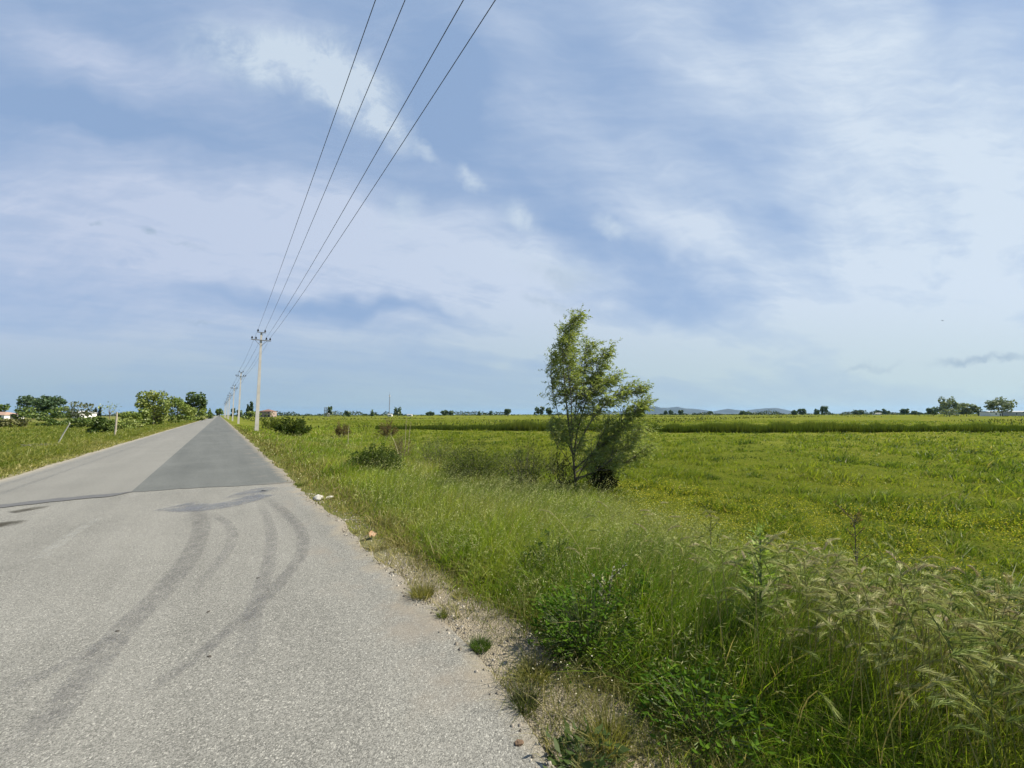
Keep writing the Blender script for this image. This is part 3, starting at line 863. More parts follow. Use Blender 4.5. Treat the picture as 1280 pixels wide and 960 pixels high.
def litter_stuff():
    """pebbles and grit on the shoulder"""
    n = 2600
    y = RNG.uniform(-1.2, 9, n); x = road_r(y) + np.abs(RNG.normal(0, .28, n)) - .10
    ok = RNG.random(n) < .25 + .75 * (fbm(x * 2, y * 2, 341) > .48)
    x, y = x[ok], y[ok]; n = len(x)
    s = RNG.uniform(.003, .011, n) * (1 + .6 * (RNG.random(n) < .05))
    base = np.array([(-1, -1, -.6), (1, -1, -.6), (1, 1, -.6), (-1, 1, -.6), (-.7, -.6, .5), (.6, -.7, .6), (.7, .6, .45), (-.6, .7, .55)])
    q = np.array([(4, 5, 6, 7), (0, 1, 5, 4), (1, 2, 6, 5), (2, 3, 7, 6), (3, 0, 4, 7)])
    th = RNG.uniform(0, 6.28, n); c, s_ = np.cos(th), np.sin(th)
    V = base[None] * (s[:, None, None] * RNG.uniform(.6, 1.3, (n, 8, 3)))
    Vr = np.stack([V[..., 0] * c[:, None] - V[..., 1] * s_[:, None], V[..., 0] * s_[:, None] + V[..., 1] * c[:, None], V[..., 2]], -1)
    zz = np.where(x < road_r(y), 0.0, terr(x, y))
    Vr = Vr + np.stack([x, y, zz + s * .3], -1)[:, None]
    F = (np.arange(n)[:, None, None] * 8 + q[None]).reshape(-1, 4)
    C = np.repeat(palette([(.06, .052, .04), (.16, .14, .11), (.33, .30, .25)], RNG.random(n)), 8, axis=0)
    return Vr.reshape(-1, 3), F, C
m_peb = leaf_mat('pebble_stone', .0, .02)
stuff('gravel', litter_stuff(), m_peb, 'loose grit and pebbles on the sandy road shoulder', 'gravel')

# ------------------------------------------------------------------ plants
M_BARK = solid('bark', (.075, .062, .048), (.15, .13, .10), 30, .9, .4)
M_DARKBARK = solid('dark_bark', (.035, .028, .024), (.07, .055, .045), 30, .9, .4)

def plant(name, loc, label, cat, foliage, stems, leafmat=None, group=None, stem_mat=None, stem_name='stem', leaf_name='foliage'):
    t = thing(name, loc, label, cat, group)
    if stems is not None: stems.build(stem_name, stem_mat or M_BARK, t, flat=False)
    V, F, C = foliage
    link(leaf_name, np_mesh(leaf_name, V, F, C), leafmat or M_LEAF, t)
    return t

def sapling():
    DP = 10.5
    bx, by = at(718, DP); bz = float(terr(bx, by))
    ex = Vector((RGT[0], RGT[1], 0)); ey = Vector((FH[0], FH[1], 0)); ez = Vector((0, 0, 1))
    W = lambda p: ex * p[0] + ey * p[1] + ez * p[2]
    mb = MB(); leafC = []; leafA = []
    k = DP / FPX
    zoff = H_EYE - (612 - 518) * k - bz
    def px(u, v, d=0.0): return ((u - 718) * k, d, max((612 - v) * k + zoff, -.05) if v < 610 else -.05)
    stems = [
        ([px(718, 618), px(718, 605), px(716, 575), px(712, 545), px(707, 490), px(704, 440), px(708, 415), px(719, 399)], .026, .30),
        ([px(716, 575), px(722, 540, .1), px(735, 500, .2), px(745, 470, .22), px(757, 440, .25)], .018, .25),
        ([px(717, 566), px(735, 530, -.15), px(750, 510, -.25), px(768, 495, -.3), px(788, 491, -.35)], .017, .25),
        ([px(717, 585), px(745, 560, -.2), px(768, 538, -.35), px(782, 522, -.4), px(793, 511, -.45)], .016, .2),
        ([px(714, 552), px(722, 510, .3), px(728, 465, .4), px(740, 430, .45)], .014, .3),
        ([px(716, 570), px(705, 540, .1), px(697, 510, .2), px(691, 475, .25), px(692, 440, .3)], .012, .48),
        ([px(718, 590), px(745, 575, .3), px(775, 560, .5), px(795, 545, .55)], .012, .12),
        ([px(718, 596), px(750, 585, -.3), px(780, 572, -.4), px(796, 560, -.45)], .010, .12),
        ([px(713, 545), px(712, 500, -.3), px(706, 455, -.35), px(697, 430, -.35)], .012, .3),
        ([px(713, 540), px(727, 505, 0), px(746, 486, 0), px(764, 476, .05)], .012, .3),
        ([px(718, 602), px(728, 578, -.2), px(742, 555, -.3), px(753, 532, -.35)], .010, .25),
        ([px(718, 600), px(732, 585, .3), px(750, 570, .4), px(768, 552, .45)], .010, .25),
        ([px(718, 598), px(742, 582, -.5), px(765, 562, -.6), px(790, 535, -.6)], .010, .15),
        ([px(718, 600), px(745, 592, .4), px(772, 582, .5), px(792, 572, .5)], .009, .2),
        ([px(718, 590), px(706, 570, -.1), px(693, 552, -.15), px(687, 535, -.2)], .009, .5),
    ]
    for si, (pts, r0, t0) in enumerate(stems):
        dn = 1.3 if si in (3, 10) else .85 if si in (6, 7, 11, 12, 13) else 1.0
        P = [Vector(p) for p in pts]
        # smooth the polyline
        S = []
        E = [P[0] * 2 - P[1]] + P + [P[-1] * 2 - P[-2]]
        for i in range(1, len(E) - 2):
            for q in range(5):
                t = q / 5; a, b, c, d = E[i - 1], E[i], E[i + 1], E[i + 2]
                S.append(.5 * (2 * b + (c - a) * t + (2 * a - 5 * b + 4 * c - d) * t * t + (3 * b - a - 3 * c + d) * t ** 3))
        S.append(P[-1]); n = len(S)
        r0 *= 1.35
        mb.tube([W(p) for p in S], [r0 * (1 - .85 * i / (n - 1)) + .0015 for i in range(n)], 6)
        length = sum((S[i + 1] - S[i]).length for i in range(n - 1))
        nb = int(17 * length * dn) + 4
        for q in range(nb):
            t = t0 + (1 - t0) * (q + random.random()) / nb
            i = min(int(t * (n - 1)), n - 2)
            p = S[i].lerp(S[i + 1], random.random()); d = (S[i + 1] - S[i]).normalized()
            br = (d * .55 + Vector((random.gauss(.22, .55), random.gauss(0, .8), random.uniform(-.05, .75)))).normalized()
            bl = random.uniform(.40, .95) * (1.1 - .62 * t)
            bp = [p]; q0 = p
            for k5 in range(4):
                br = (br + Vector((.10, 0, .03)) + Vector((random.gauss(0, .12), random.gauss(0, .12), random.gauss(0, .10)))).normalized()
                q0 = q0 + br * (bl / 4); bp.append(q0.copy())
            rb = .0075 * (1.1 - .6 * t)
            mb.tube([W(v) for v in bp], [rb, rb * .85, rb * .65, rb * .45, rb * .25], 4, cap=False)
            for tq in range(random.randint(4, 6)):
                f = random.uniform(.15, 1) * 4; j = min(int(f), 3)
                q0 = bp[j].lerp(bp[j + 1], f - j)
                tw = ((bp[j + 1] - bp[j]).normalized() * .6 + Vector((random.gauss(.22, .75), random.gauss(0, .8), random.gauss(.08, .6)))).normalized()
                ln = random.uniform(.13, .36); tp = [q0.copy()]
                for s4 in range(3):
                    tw = (tw + Vector((.14, 0, -.10))).normalized(); q0 = q0 + tw * (ln / 3); tp.append(q0.copy())
                mb.tube([W(v) for v in tp], [.0022, .0018, .0014, .0008], 3, cap=False)
                for s5 in range(random.randint(9, 13)):
                    f2 = random.uniform(.1, 1.0) * 3; j2 = min(int(f2), 2)
                    c = tp[j2].lerp(tp[j2 + 1], f2 - j2)
                    aa = ((tp[j2 + 1] - tp[j2]).normalized() * .5 + Vector((.40, 0, -.08)) + Vector((random.gauss(0, .5), random.gauss(0, .5), random.gauss(0, .45)))).normalized()
                    leafC.append(W(c)); leafA.append(W(aa))
    C = np.array([tuple(v) for v in leafC]); A = unit(np.array([tuple(v) for v in leafA])); n = len(C)
    wd = unit(np.cross(A, rdir(n)))
    col = palette([(.13, .18, .045), (.22, .27, .08), (.31, .35, .135), (.42, .44, .26)], np.clip(RNG.beta(2, 2.4, n), 0, 1))
    fol = quads_at(C, A, wd, RNG.uniform(.065, .12, n), RNG.uniform(.015, .027, n), col, np.cross(A, wd))
    t = plant('willow_sapling', (bx, by, bz), 'slender windblown willow sapling with narrow leaves at the edge of the pasture', 'tree', fol, mb, stem_name='trunk', leaf_name='crown')
    print('sapling leaves', n)
sapling()

def twig_bush(u, depth, wpx, hpx, ntw, leaves, lsize, cols, name, label, cat='bush', flat=1.0, wind=.25, stemr=.006, lw=.35, barkm=None, base_px=None, group=None, skew=0.0, ytop=None):
    x, y = at(u, depth); z = float(terr(x, y))
    Wd = wpx / FPX * depth * 1.08; Hh = hpx / FPX * depth * 1.22
    if ytop: Hh = (H_EYE - (ytop - 518) / FPX * depth - z) / 1.06
    mb = MB(); C = []; A = []
    for k in range(ntw):
        a = random.uniform(0, 2 * math.pi); rr = math.sqrt(random.random())
        tip = Vector((math.cos(a) * rr * Wd / 2, math.sin(a) * rr * Wd / 2, Hh * (1 - .62 * rr ** 2.2) * random.uniform(.62, 1.12)))
        tip += Vector((RGT[0], RGT[1], 0)) * (skew * Hh * random.random())
        b = Vector((tip.x * .22, tip.y * .22, -.03)); mid = b.lerp(tip, .5) + Vector((random.gauss(0, .06) * Wd, random.gauss(0, .06) * Wd, Hh * .06))
        tp = [b, b.lerp(mid, .55), mid, mid.lerp(tip, .55) + Vector((0, 0, Hh * .02)), tip]
        mb.tube(tp, [stemr, stemr * .8, stemr * .6, stemr * .45, stemr * .2], 4, cap=False)
        for s in range(leaves):
            f = random.uniform(.25 if flat > .5 else .1, 1) * 4; j = min(int(f), 3)
            c = tp[j].lerp(tp[j + 1], f - j) + Vector((random.gauss(0, .03), random.gauss(0, .03), random.gauss(0, .03))) * Wd
            d = (tp[j + 1] - tp[j]).normalized() * .5 + Vector((RGT[0], RGT[1], 0)) * wind + Vector((random.gauss(0, .6), random.gauss(0, .6), random.gauss(0, .5)))
            C.append(tuple(c)); A.append(tuple(d.normalized()))
    C = np.array(C); A = np.array(A); n = len(C)
    wd = unit(np.cross(A, rdir(n))); s = lsize * RNG.uniform(.6, 1.3, n)
    col = palette(cols, RNG.beta(2, 2, n) * .6 + .4 * fbm(C[:, 0] / Wd * 3 + 9, C[:, 1] / Wd * 3 + C[:, 2] / Hh * 3, 13))
    fol = quads_at(C, A, wd, s, s * lw, col, np.cross(A, wd))
    return plant(name, (x, y, z), label, cat, fol, mb, stem_mat=barkm, group=group)

GREEN_D = [(.022, .042, .010), (.038, .062, .014), (.065, .090, .022), (.10, .125, .035)]
GREEN_M = [(.040, .065, .014), (.070, .098, .020), (.105, .13, .030), (.15, .165, .05)]
OLIVE = [(.060, .080, .020), (.095, .118, .034), (.14, .165, .056), (.21, .22, .10)]
BROWN = [(.060, .048, .024), (.10, .078, .040), (.15, .115, .06), (.19, .16, .09)]

twig_bush(752, 10.3, 37, 34, 110, 26, .06, [(.012, .016, .008), (.022, .026, .012), (.04, .045, .018)], 'bramble_bush', 'low blackish bramble bush at the foot of the sapling', barkm=M_DARKBARK, lw=.6, ytop=572)
twig_bush(702, 10.4, 40, 46, 34, 18, .06, [(.03, .03, .016), (.055, .055, .026), (.09, .09, .04)], 'bramble_bush', 'sparse brownish bramble left of the sapling trunk', barkm=M_DARKBARK, lw=.5, ytop=553)
twig_bush(470, 12.0, 66, 42, 130, 44, .08, [(.030, .056, .012), (.05, .082, .018), (.082, .112, .026), (.13, .155, .045)], 'shrub', 'rounded dark green shrub in the grass nearest the road', lw=.45, ytop=553)
twig_bush(592, 12.0, 84, 52, 150, 40, .075, [(.036, .054, .012), (.068, .092, .022), (.11, .14, .036), (.17, .19, .065)], 'shrub', 'wispy olive shrub in the grass midway between road and sapling', lw=.28, ytop=544)
twig_bush(655, 11.0, 84, 60, 120, 24, .065, [(.040, .054, .014), (.075, .092, .026), (.12, .14, .042), (.18, .195, .08)], 'shrub', 'twiggy olive shrub with long bare stems just left of the sapling', lw=.25, stemr=.005, ytop=540)
twig_bush(545, 16.0, 70, 34, 60, 30, .08, OLIVE, 'shrub', 'low greyish olive shrub behind the wispy one', lw=.3, ytop=541)
twig_bush(366, 36.0, 40, 22, 60, 40, .22, GREEN_D, 'bush', 'dark spreading bush right of the nearest power pole', lw=.5, ytop=518.5)
twig_bush(338, 52.0, 26, 10, 30, 26, .25, GREEN_M, 'bush', 'small green bush beside the foot of the nearest power pole', lw=.5, ytop=515.5)
twig_bush(428, 36.0, 20, 15, 40, 26, .16, BROWN, 'dry_bush', 'small brown dome-shaped bush left of the reeds', lw=.3, ytop=523.5)
twig_bush(484, 34.0, 26, 17, 46, 26, .16, BROWN, 'dry_bush', 'larger brown dome-shaped bush by the tall dry canes', lw=.3, ytop=522)
twig_bush(503, 18.0, 34, 34, 40, 22, .10, BROWN, 'dry_bush', 'reddish brown dry weeds under the tall canes', lw=.2, ytop=538)
twig_bush(690, 14.0, 40, 26, 30, 22, .06, GREEN_M, 'shrub', 'small bright shrub behind the sapling on its left', lw=.35, ytop=556)

def dry_cane(u, depth, ytop, ybase, lean, label, group=None, tuft=True):
    x, y = at(u, depth); z = float(terr(x, y))
    h = (ybase - ytop) / FPX * depth
    t = thing('dry_cane', (x, y, z), label, 'dry stalk', group)
    mb = MB(); l = Vector((RGT[0], RGT[1], 0)) * lean * h
    rad = max(.006, .0009 * depth)
    mb.tube([Vector((0, 0, -.05)), l * .2 + Vector((0, 0, h * .4)), l * .55 + Vector((0, 0, h * .75)), l + Vector((0, 0, h))], [rad, rad * .9, rad * .7, rad * .3], 5)
    mb.build('stem', solid('straw', (.30, .25, .14), (.42, .36, .22), 20), t)
    n = 26; a = unit(RNG.normal(0, .4, (n, 3)) + np.array([.3, -.2, .7])); c = np.array(l + Vector((0, 0, h)))[None] * RNG.uniform(.80, 1.0, (n, 1))
    V, F, C = quads_at(c, a, np.cross(a, rdir(n)), RNG.uniform(.03, .06, n) * h * .9, np.full(n, .010 * h), palette(DRY, RNG.random(n)))
    link('plume', np_mesh('plume', V, F, C), M_STRAW, t)
dry_cane(507, 18.5, 516, 566, .02, 'tallest pale dry cane standing upright in the grass')
dry_cane(511, 19.0, 522, 566, .06, 'pale dry cane just right of the tallest one')
dry_cane(500, 17.5, 538, 572, -.35, 'pale dry cane leaning sharply to the left')
dry_cane(436, 26.0, 520, 548, .02, 'lone thin dry cane rising near the small brown bush')

# near leafy weeds
def thistle():
    x, y = at(938, 2.55); z = float(terr(x, y))
    t = thing('thistle', (x, y, z), 'pale green thistle with jagged leaves standing above the verge grass', 'thistle')
    mb = MB(); h = .90
    mb.tube([Vector((0, 0, -.03)), Vector((.01, 0, h * .5)), Vector((.03, -.01, h))], [.011, .009, .004], 7)
    for k in range(6):
        a = k * 2.4; zz = h * (.45 + .08 * k)
        d = Vector((math.cos(a), math.sin(a), .9))
        mb.tube([Vector((0.015, 0, zz)), Vector((.015, 0, zz)) + d * .06, Vector((.015, 0, zz)) + d * .13], [.005, .004, .002], 5)
    mb.build('stem', solid('thistle_stem', (.12, .16, .06), (.18, .22, .10), 25), t, flat=False)
    c = []; A = []; L_ = []; Wd = []
    for k in range(44):
        f = k / 44; zz = h * (.12 + .88 * f); a = k * 2.39996
        L0 = lerp(.27, .09, f ** .8) * random.uniform(.8, 1.2)
        ax = Vector((math.cos(a), math.sin(a), lerp(.2, .9, f))).normalized()
        p = Vector((.02 * f, 0, zz)); side = ax.cross(Vector((0, 0, 1))).normalized()
        # midrib made of successive spiny lobes
        for s in range(5):
            q = p + ax * (L0 * s / 5) - Vector((0, 0, L0 * .08 * s * s / 5))
            for sg in (-1, 1):
                dd = (ax * .55 + side * sg * .9 + Vector((0, 0, random.gauss(.1, .15)))).normalized()
                c.append(q); A.append(dd); L_.append(L0 * .34 * (1 - .12 * s)); Wd.append(L0 * .16)
        c.append(p); A.append(ax); L_.append(L0 * 1.05); Wd.append(L0 * .17)
    for k in range(60):
        a = random.uniform(0, 6.28); q = Vector((.03, -.01, h)) + Vector((random.gauss(0, .012), random.gauss(0, .012), random.gauss(0, .02)))
        c.append(q); A.append(Vector((math.cos(a) * .6, math.sin(a) * .6, random.uniform(.1, 1))).normalized()); L_.append(random.uniform(.02, .04)); Wd.append(.008)
    c = np.array([tuple(v) for v in c]); A = np.array([tuple(v) for v in A]); n = len(c)
    wd = unit(np.cross(A, unit(np.cross(A, np.array([0, 0, 1.0])) + 1e-4) + RNG.normal(0, .25, (n, 3))))
    wd = unit(np.cross(A, np.array([0, 0, 1.0])) + RNG.normal(0, .3, (n, 3)))
    V, F, C = quads_at(c, A, wd, np.array(L_), np.array(Wd), palette([(.14, .22, .04), (.22, .30, .07), (.32, .38, .13)], RNG.random(n)))
    link('leaf', np_mesh('leaf', V, F, C), M_LEAF, t)
thistle()

def broadleaf(u, v, gz, rad, n, L0, cols, name, label, up=.55):
    p = gp(u, v, gz); x, y = p[0], p[1]; z = float(terr(x, y))
    t = thing(name, (x, y, z), label, 'weed')
    c = []; A = []; Ls = []
    mb = MB()
    for k in range(n):
        a = random.uniform(0, 6.28); r = rad * math.sqrt(random.random())
        q = Vector((math.cos(a) * r, math.sin(a) * r, random.uniform(.02, up) * (1 - .5 * r / rad)))
        mb.tube([Vector((q.x * .4, q.y * .4, -.02)), q * .6, q], [.003, .0025, .002], 4, cap=False)
        for s in range(5):
            d = Vector((math.cos(a), math.sin(a), .35)) * .7 + Vector((random.gauss(0, .6), random.gauss(0, .6), random.gauss(0, .3)))
            c.append(tuple(q + Vector((random.gauss(0, .02), random.gauss(0, .02), random.gauss(0, .03))))); A.append(tuple(d.normalized())); Ls.append(L0 * random.uniform(.5, 1.2))
    mb.build('stem', M_STEM, t, flat=False)
    c = np.array(c); A = np.array(A); Ls = np.array(Ls); n = len(c)
    wd = unit(np.cross(A, np.array([0, 0, 1.0])) + RNG.normal(0, .4, (n, 3)))
    V, F, C = quads_at(c, A, wd, Ls, Ls * .42, palette(cols, RNG.random(n)), np.cross(A, wd))
    link('foliage', np_mesh('foliage', V, F, C), M_LEAF, t)
M_STEM = solid('green_stem', (.06, .09, .02), (.10, .13, .04), 20)
DKLEAF = [(.030, .078, .006), (.055, .115, .009), (.095, .160, .016)]
broadleaf(735, 800, .05, .36, 300, .045, DKLEAF, 'leafy_weed', 'dense dark green leafy weed at the front of the verge')
broadleaf(790, 770, .05, .32, 240, .045, DKLEAF, 'leafy_weed', 'dark leafy weed behind the dense one, deeper in the grass')
broadleaf(690, 715, .05, .30, 180, .045, [(.03, .06, .014), (.05, .085, .02), (.08, .12, .03)], 'leafy_weed', 'mid green leafy weed farther along the verge')
broadleaf(735, 960, 0, .16, 40, .06, [(.04, .07, .02), (.07, .10, .03)], 'leafy_weed', 'small leafy weed on the gravel at the bottom of the photo', up=.12)
broadleaf(880, 905, .05, .30, 160, .045, DKLEAF, 'leafy_weed', 'dark leafy weed low among the grass at the bottom right', up=.35)

def tall_stalk(u, depth, ytop, label, n=9, cols=BROWN):
    x, y = at(u, depth); z = float(terr(x, y))
    h = H_EYE - (ytop - 518) / FPX * depth - z
    t = thing('weed_stalk', (x, y, z), label, 'weed')
    mb = MB()
    mb.tube([Vector((0, 0, -.03)), Vector((.01, .01, h * .5)), Vector((.03, 0, h))], [.006, .005, .002], 5)
    for k in range(n):
        zz = h * random.uniform(.45, .95); a = random.uniform(0, 6.28); d = Vector((math.cos(a), math.sin(a), 1.1)).normalized()
        b = Vector((.02, 0, zz)); e = b + d * random.uniform(.08, .2)
        mb.tube([b, b.lerp(e, .5), e], [.003, .0025, .0015], 4)
        c = []; A = []
        for s in range(14):
            q = b.lerp(e, random.uniform(.3, 1.05)); c.append(tuple(q)); A.append(tuple((d + Vector((random.gauss(0, .7), random.gauss(0, .7), random.gauss(0, .5)))).normalized()))
        c = np.array(c); A = np.array(A); m = len(c)
        V, F, C = quads_at(c, A, unit(np.cross(A, rdir(m))), RNG.uniform(.015, .035, m), np.full(m, .009), palette(cols, RNG.random(m)))
        link('seed_head', np_mesh('seed_head', V, F, C), M_LEAF, t)
    mb.build('stem', M_DARKBARK, t, flat=False)
tall_stalk(1058, 3.6, 642, 'tall dark branching weed stalk against the yellow-flowered pasture', 14)
tall_stalk(1150, 3.1, 700, 'grey-green weed stalk at the verge edge on the right', 10, OLIVE)
tall_stalk(973, 3.0, 690, 'thin dark weed stalk right of the thistle', 3)
tall_stalk(882, 4.4, 632, 'small weed stalk poking up from the pale seeding grass', 6, OLIVE)
tall_stalk(755, 2.9, 715, 'weed with pale flower spike in front of the dark leaves', 8, [(.35, .34, .26), (.5, .48, .4)])

# tufts on the shoulder, each one a thing
def tuft(u, v, rad, h, n, cols, label):
    p = gp(u, v, 0); x, y = p[0], p[1]; z = max(float(terr(x, y)), 0 if x < float(road_r(y)) else -9)
    a = RNG.uniform(0, 6.28, n); r = rad * .55 * np.sqrt(RNG.random(n))
    pos = np.stack([np.cos(a) * r, np.sin(a) * r, np.full(n, -.004)], -1)
    lean = np.stack([np.cos(a), np.sin(a)], -1) * RNG.uniform(.3, 1.1, n)[:, None] + RNG.normal(0, .35, (n, 2))
    hh = h * RNG.uniform(.5, 1.2, n)
    V, F, C = blades(pos, hh, RNG.uniform(.003, .006, n), lean, RNG.uniform(.2, .9, n), palette(cols, RNG.random(n)), 4)
    o = link('grass_tuft', np_mesh('grass_tuft', V, F, C), M_GRASS); o.location = (x, y, z)
    tag(o, label, 'grass tuft', 'grass tufts on the sandy shoulder')
TG = [(.05, .085, .015), (.09, .12, .02), (.15, .16, .04)]
TY = [(.10, .12, .025), (.18, .17, .05), (.30, .26, .11)]
tuft(527, 744, .17, .13, 420, TY, 'pale yellowish grass tuft, farthest of the tufts on the sandy shoulder')
tuft(552, 770, .07, .06, 130, TG, 'very small green tuft right below the pale yellowish tuft')
tuft(600, 808, .12, .07, 340, [(.03, .07, .012), (.06, .10, .016), (.09, .13, .03)], 'compact bright green tuft midway along the sandy shoulder')
tuft(655, 880, .12, .10, 300, [(.035, .05, .018), (.06, .075, .03), (.10, .11, .05)], 'dull grey-green tuft on the gravel')
tuft(668, 845, .16, .12, 300, TY, 'straw-coloured tuft just behind the dull grey-green one')
tuft(575, 745, .12, .07, 160, TY, 'thin dry tuft beside the pale yellowish tuft')
tuft(760, 930, .16, .16, 340, TY, 'straw-coloured tuft at the bottom edge of the photo')
tuft(376, 606, .22, .10, 300, TG, 'green tuft at the road edge by the white stone')

# stone, litter, clod
def rock(name, u, v, size, sq, mat, label, cat, seed):
    rnd = random.Random(seed); p = gp(u, v, 0); x, y = p[0], p[1]
    import bmesh
    bm = bmesh.new(); bmesh.ops.create_icosphere(bm, subdivisions=3, radius=1)
    for vt in bm.verts:
        c = vt.co; k = 1 + .22 * (float(vnoise(c.x * 1.7 + seed, c.y * 1.7 + c.z * 1.3, seed)) - .5) * 2 + .1 * (float(vnoise(c.x * 5 + seed, c.y * 5 + c.z * 4, seed + 1)) - .5)
        vt.co = Vector((c.x * sq[0], c.y * sq[1], max(c.z * sq[2], -.35 * sq[2]))) * (k * size)
    me = bpy.data.meshes.new(name); bm.to_mesh(me); bm.free()
    o = link(name, me, mat); o.location = (x, y, max(float(terr(x, y)), 0 if x < float(road_r(y)) else -9) + size * sq[2] * .3); o.rotation_euler = (0, 0, rnd.uniform(0, 6))
    tag(o, label, cat)
rock('stone', 397, 623, .11, (1.3, .8, .6), solid('pale_limestone', (.27, .26, .22), (.38, .365, .32), 14, .9, .4), 'whitish stone at the right edge of the road near the joint', 'stone', 3)
rock('stone', 412, 621, .06, (1.5, .8, .5), solid('grey_limestone', (.35, .34, .31), (.5, .48, .44), 14, .9, .4), 'smaller greyish stone just right of the whitish stone', 'stone', 5)
rock('soil_clod', 686, 832, .05, (1.3, .9, .8), solid('dark_soil', (.03, .027, .022), (.06, .05, .04), 30, .95, .6), 'blackish clod of soil on the shoulder by the tall grass', 'clod', 8)
rock('soil_clod', 648, 930, .018, (1.4, .9, .7), solid('brown_soil', (.08, .05, .03), (.13, .085, .05), 60, .95, .6), 'small brown clod lying on the asphalt edge at the bottom', 'clod', 9)
for k, (u, v, lab) in enumerate([(261, 820, 'lower dark speck of dirt between the tyre marks'), (260, 764, 'upper dark speck of dirt between the tyre marks'), (322, 722, 'dark crumb on the asphalt by the long right tyre mark'), (146, 788, 'dark crumb lying in the broad left tyre mark')]):
    rock('dirt_crumb', u, v, .011, (1.5, .8, .5), bpy.data.materials['dark_soil'], lab, 'crumb', 20 + k)
def scrap():
    p = gp(463, 668, .05); mb = MB()
    n = 5
    vs_ = []
    for i in range(n):
        for j in range(4):
            mb.v.append((i * .032 - .06, j * .02 - .03, .02 * math.sin(i * 1.9 + j) + .012 * j + .02))
    for i in range(n - 1):
        for j in range(3): mb.f.append((i * 4 + j, i * 4 + j + 1, (i + 1) * 4 + j + 1, (i + 1) * 4 + j))
    o = mb.build('litter_wrapper', solid('orange_wrapper', (.26, .14, .06), (.31, .22, .13), 20, .5), flat=False)
    o.location = (p[0], p[1], float(terr(p[0], p[1])) + .03); o.rotation_euler = (.2, .1, .6)
    tag(o, 'crumpled pale orange wrapper lying in the roadside grass', 'litter')
scrap()

# ------------------------------------------------------------------ power line
M_CONC = solid('weathered_concrete', (.36, .345, .31), (.47, .45, .41), 1.6, .85, .2)
M_STEEL = solid('galvanised_steel', (.10, .10, .105), (.16, .16, .165), 8, .6)
M_PORC = solid('dark_porcelain', (.012, .010, .014), (.025, .020, .024), 8, .25)
M_WIRE = solid('dark_cable', (.03, .03, .034), (.05, .05, .055), 4, .6)
PX, SPAN, Y1 = 3.0, 45.0, 45.5
TOPZ, LOWZ = 9.95, 9.15
ins = [(-.30, TOPZ + .02), (.30, TOPZ + .02), (-.76, LOWZ + .05), (-.44, LOWZ + .05), (.44, LOWZ + .05), (.76, LOWZ + .05)]
def make_pole():
    t = thing('power_pole', (PX, Y1, -.3), '', 'power pole', 'power poles along the right side of the road')
    MB().box(0, 0, 5.05, .34, .30, 10.1, .46).build('pole', M_CONC, t)
    z0 = .3
    MB().box(0, -.13, TOPZ - .12 + z0, .74, .07, .07).build('crossarm', M_STEEL, t)
    MB().box(0, -.14, LOWZ - .10 + z0, 1.66, .08, .08).build('crossarm', M_STEEL, t)
    for k in range(2):
        s = (-1, 1)[k]
        b = MB(); b.tube([(s * .52, -.14, LOWZ - .13 + z0), (s * .05, -.12, LOWZ - .62 + z0)], .018, 5); b.build('brace', M_STEEL, t)
    for dx, zz in ins:
        b = MB(); b.tube([(dx, -.13, zz - .16 + z0), (dx, -.13, zz + .02 + z0)], .014, 6)
        p = b.build('insulator_pin', M_STEEL, t)
        MB().lathe([(.03, -.05), (.085, -.045), (.09, .0), (.055, .02), (.08, .03), (.082, .07), (.05, .09), (.055, .13), (.03, .17)], 10, (dx, -.13, zz + z0)).build('insulator', M_PORC, p, flat=False)
    return t
pole0 = make_pole()
def kids(o): return [c for c in bpy.data.objects if c.parent == o]
def copy_tree(o, parent=None):
    c = o.copy(); COL.objects.link(c); c.parent = parent
    for k in kids(o): copy_tree(k, c)
    return c
plabs = ['nearest power pole beside the road, concrete with two crossarms of black insulators', 'second power pole from the camera in the row along the road', 'third power pole from the camera in the row along the road',
         'fourth power pole of the row, small above the verge', 'fifth power pole of the row, thin and distant', 'sixth power pole of the row, close to the vanishing road', 'seventh power pole of the row', 'farthest power pole at the vanishing end of the road']
pole_y = [Y1 + SPAN * i + (0, 0, -2, 3, 0, 2, -1, 0)[i] for i in range(8)]
for i in range(8):
    o = pole0 if i == 0 else copy_tree(pole0)
    o.location = (PX + (0, 0, .05, -.05, .1, 0, .05, 0)[i], pole_y[i], -.3); o['label'] = plabs[i]
back_y = Y1 - SPAN - 9
wl = ['leftmost thin black overhead wire', 'second overhead wire from the left', 'third overhead wire from the left', 'rightmost overhead wire, crossing closest to the middle of the sky']
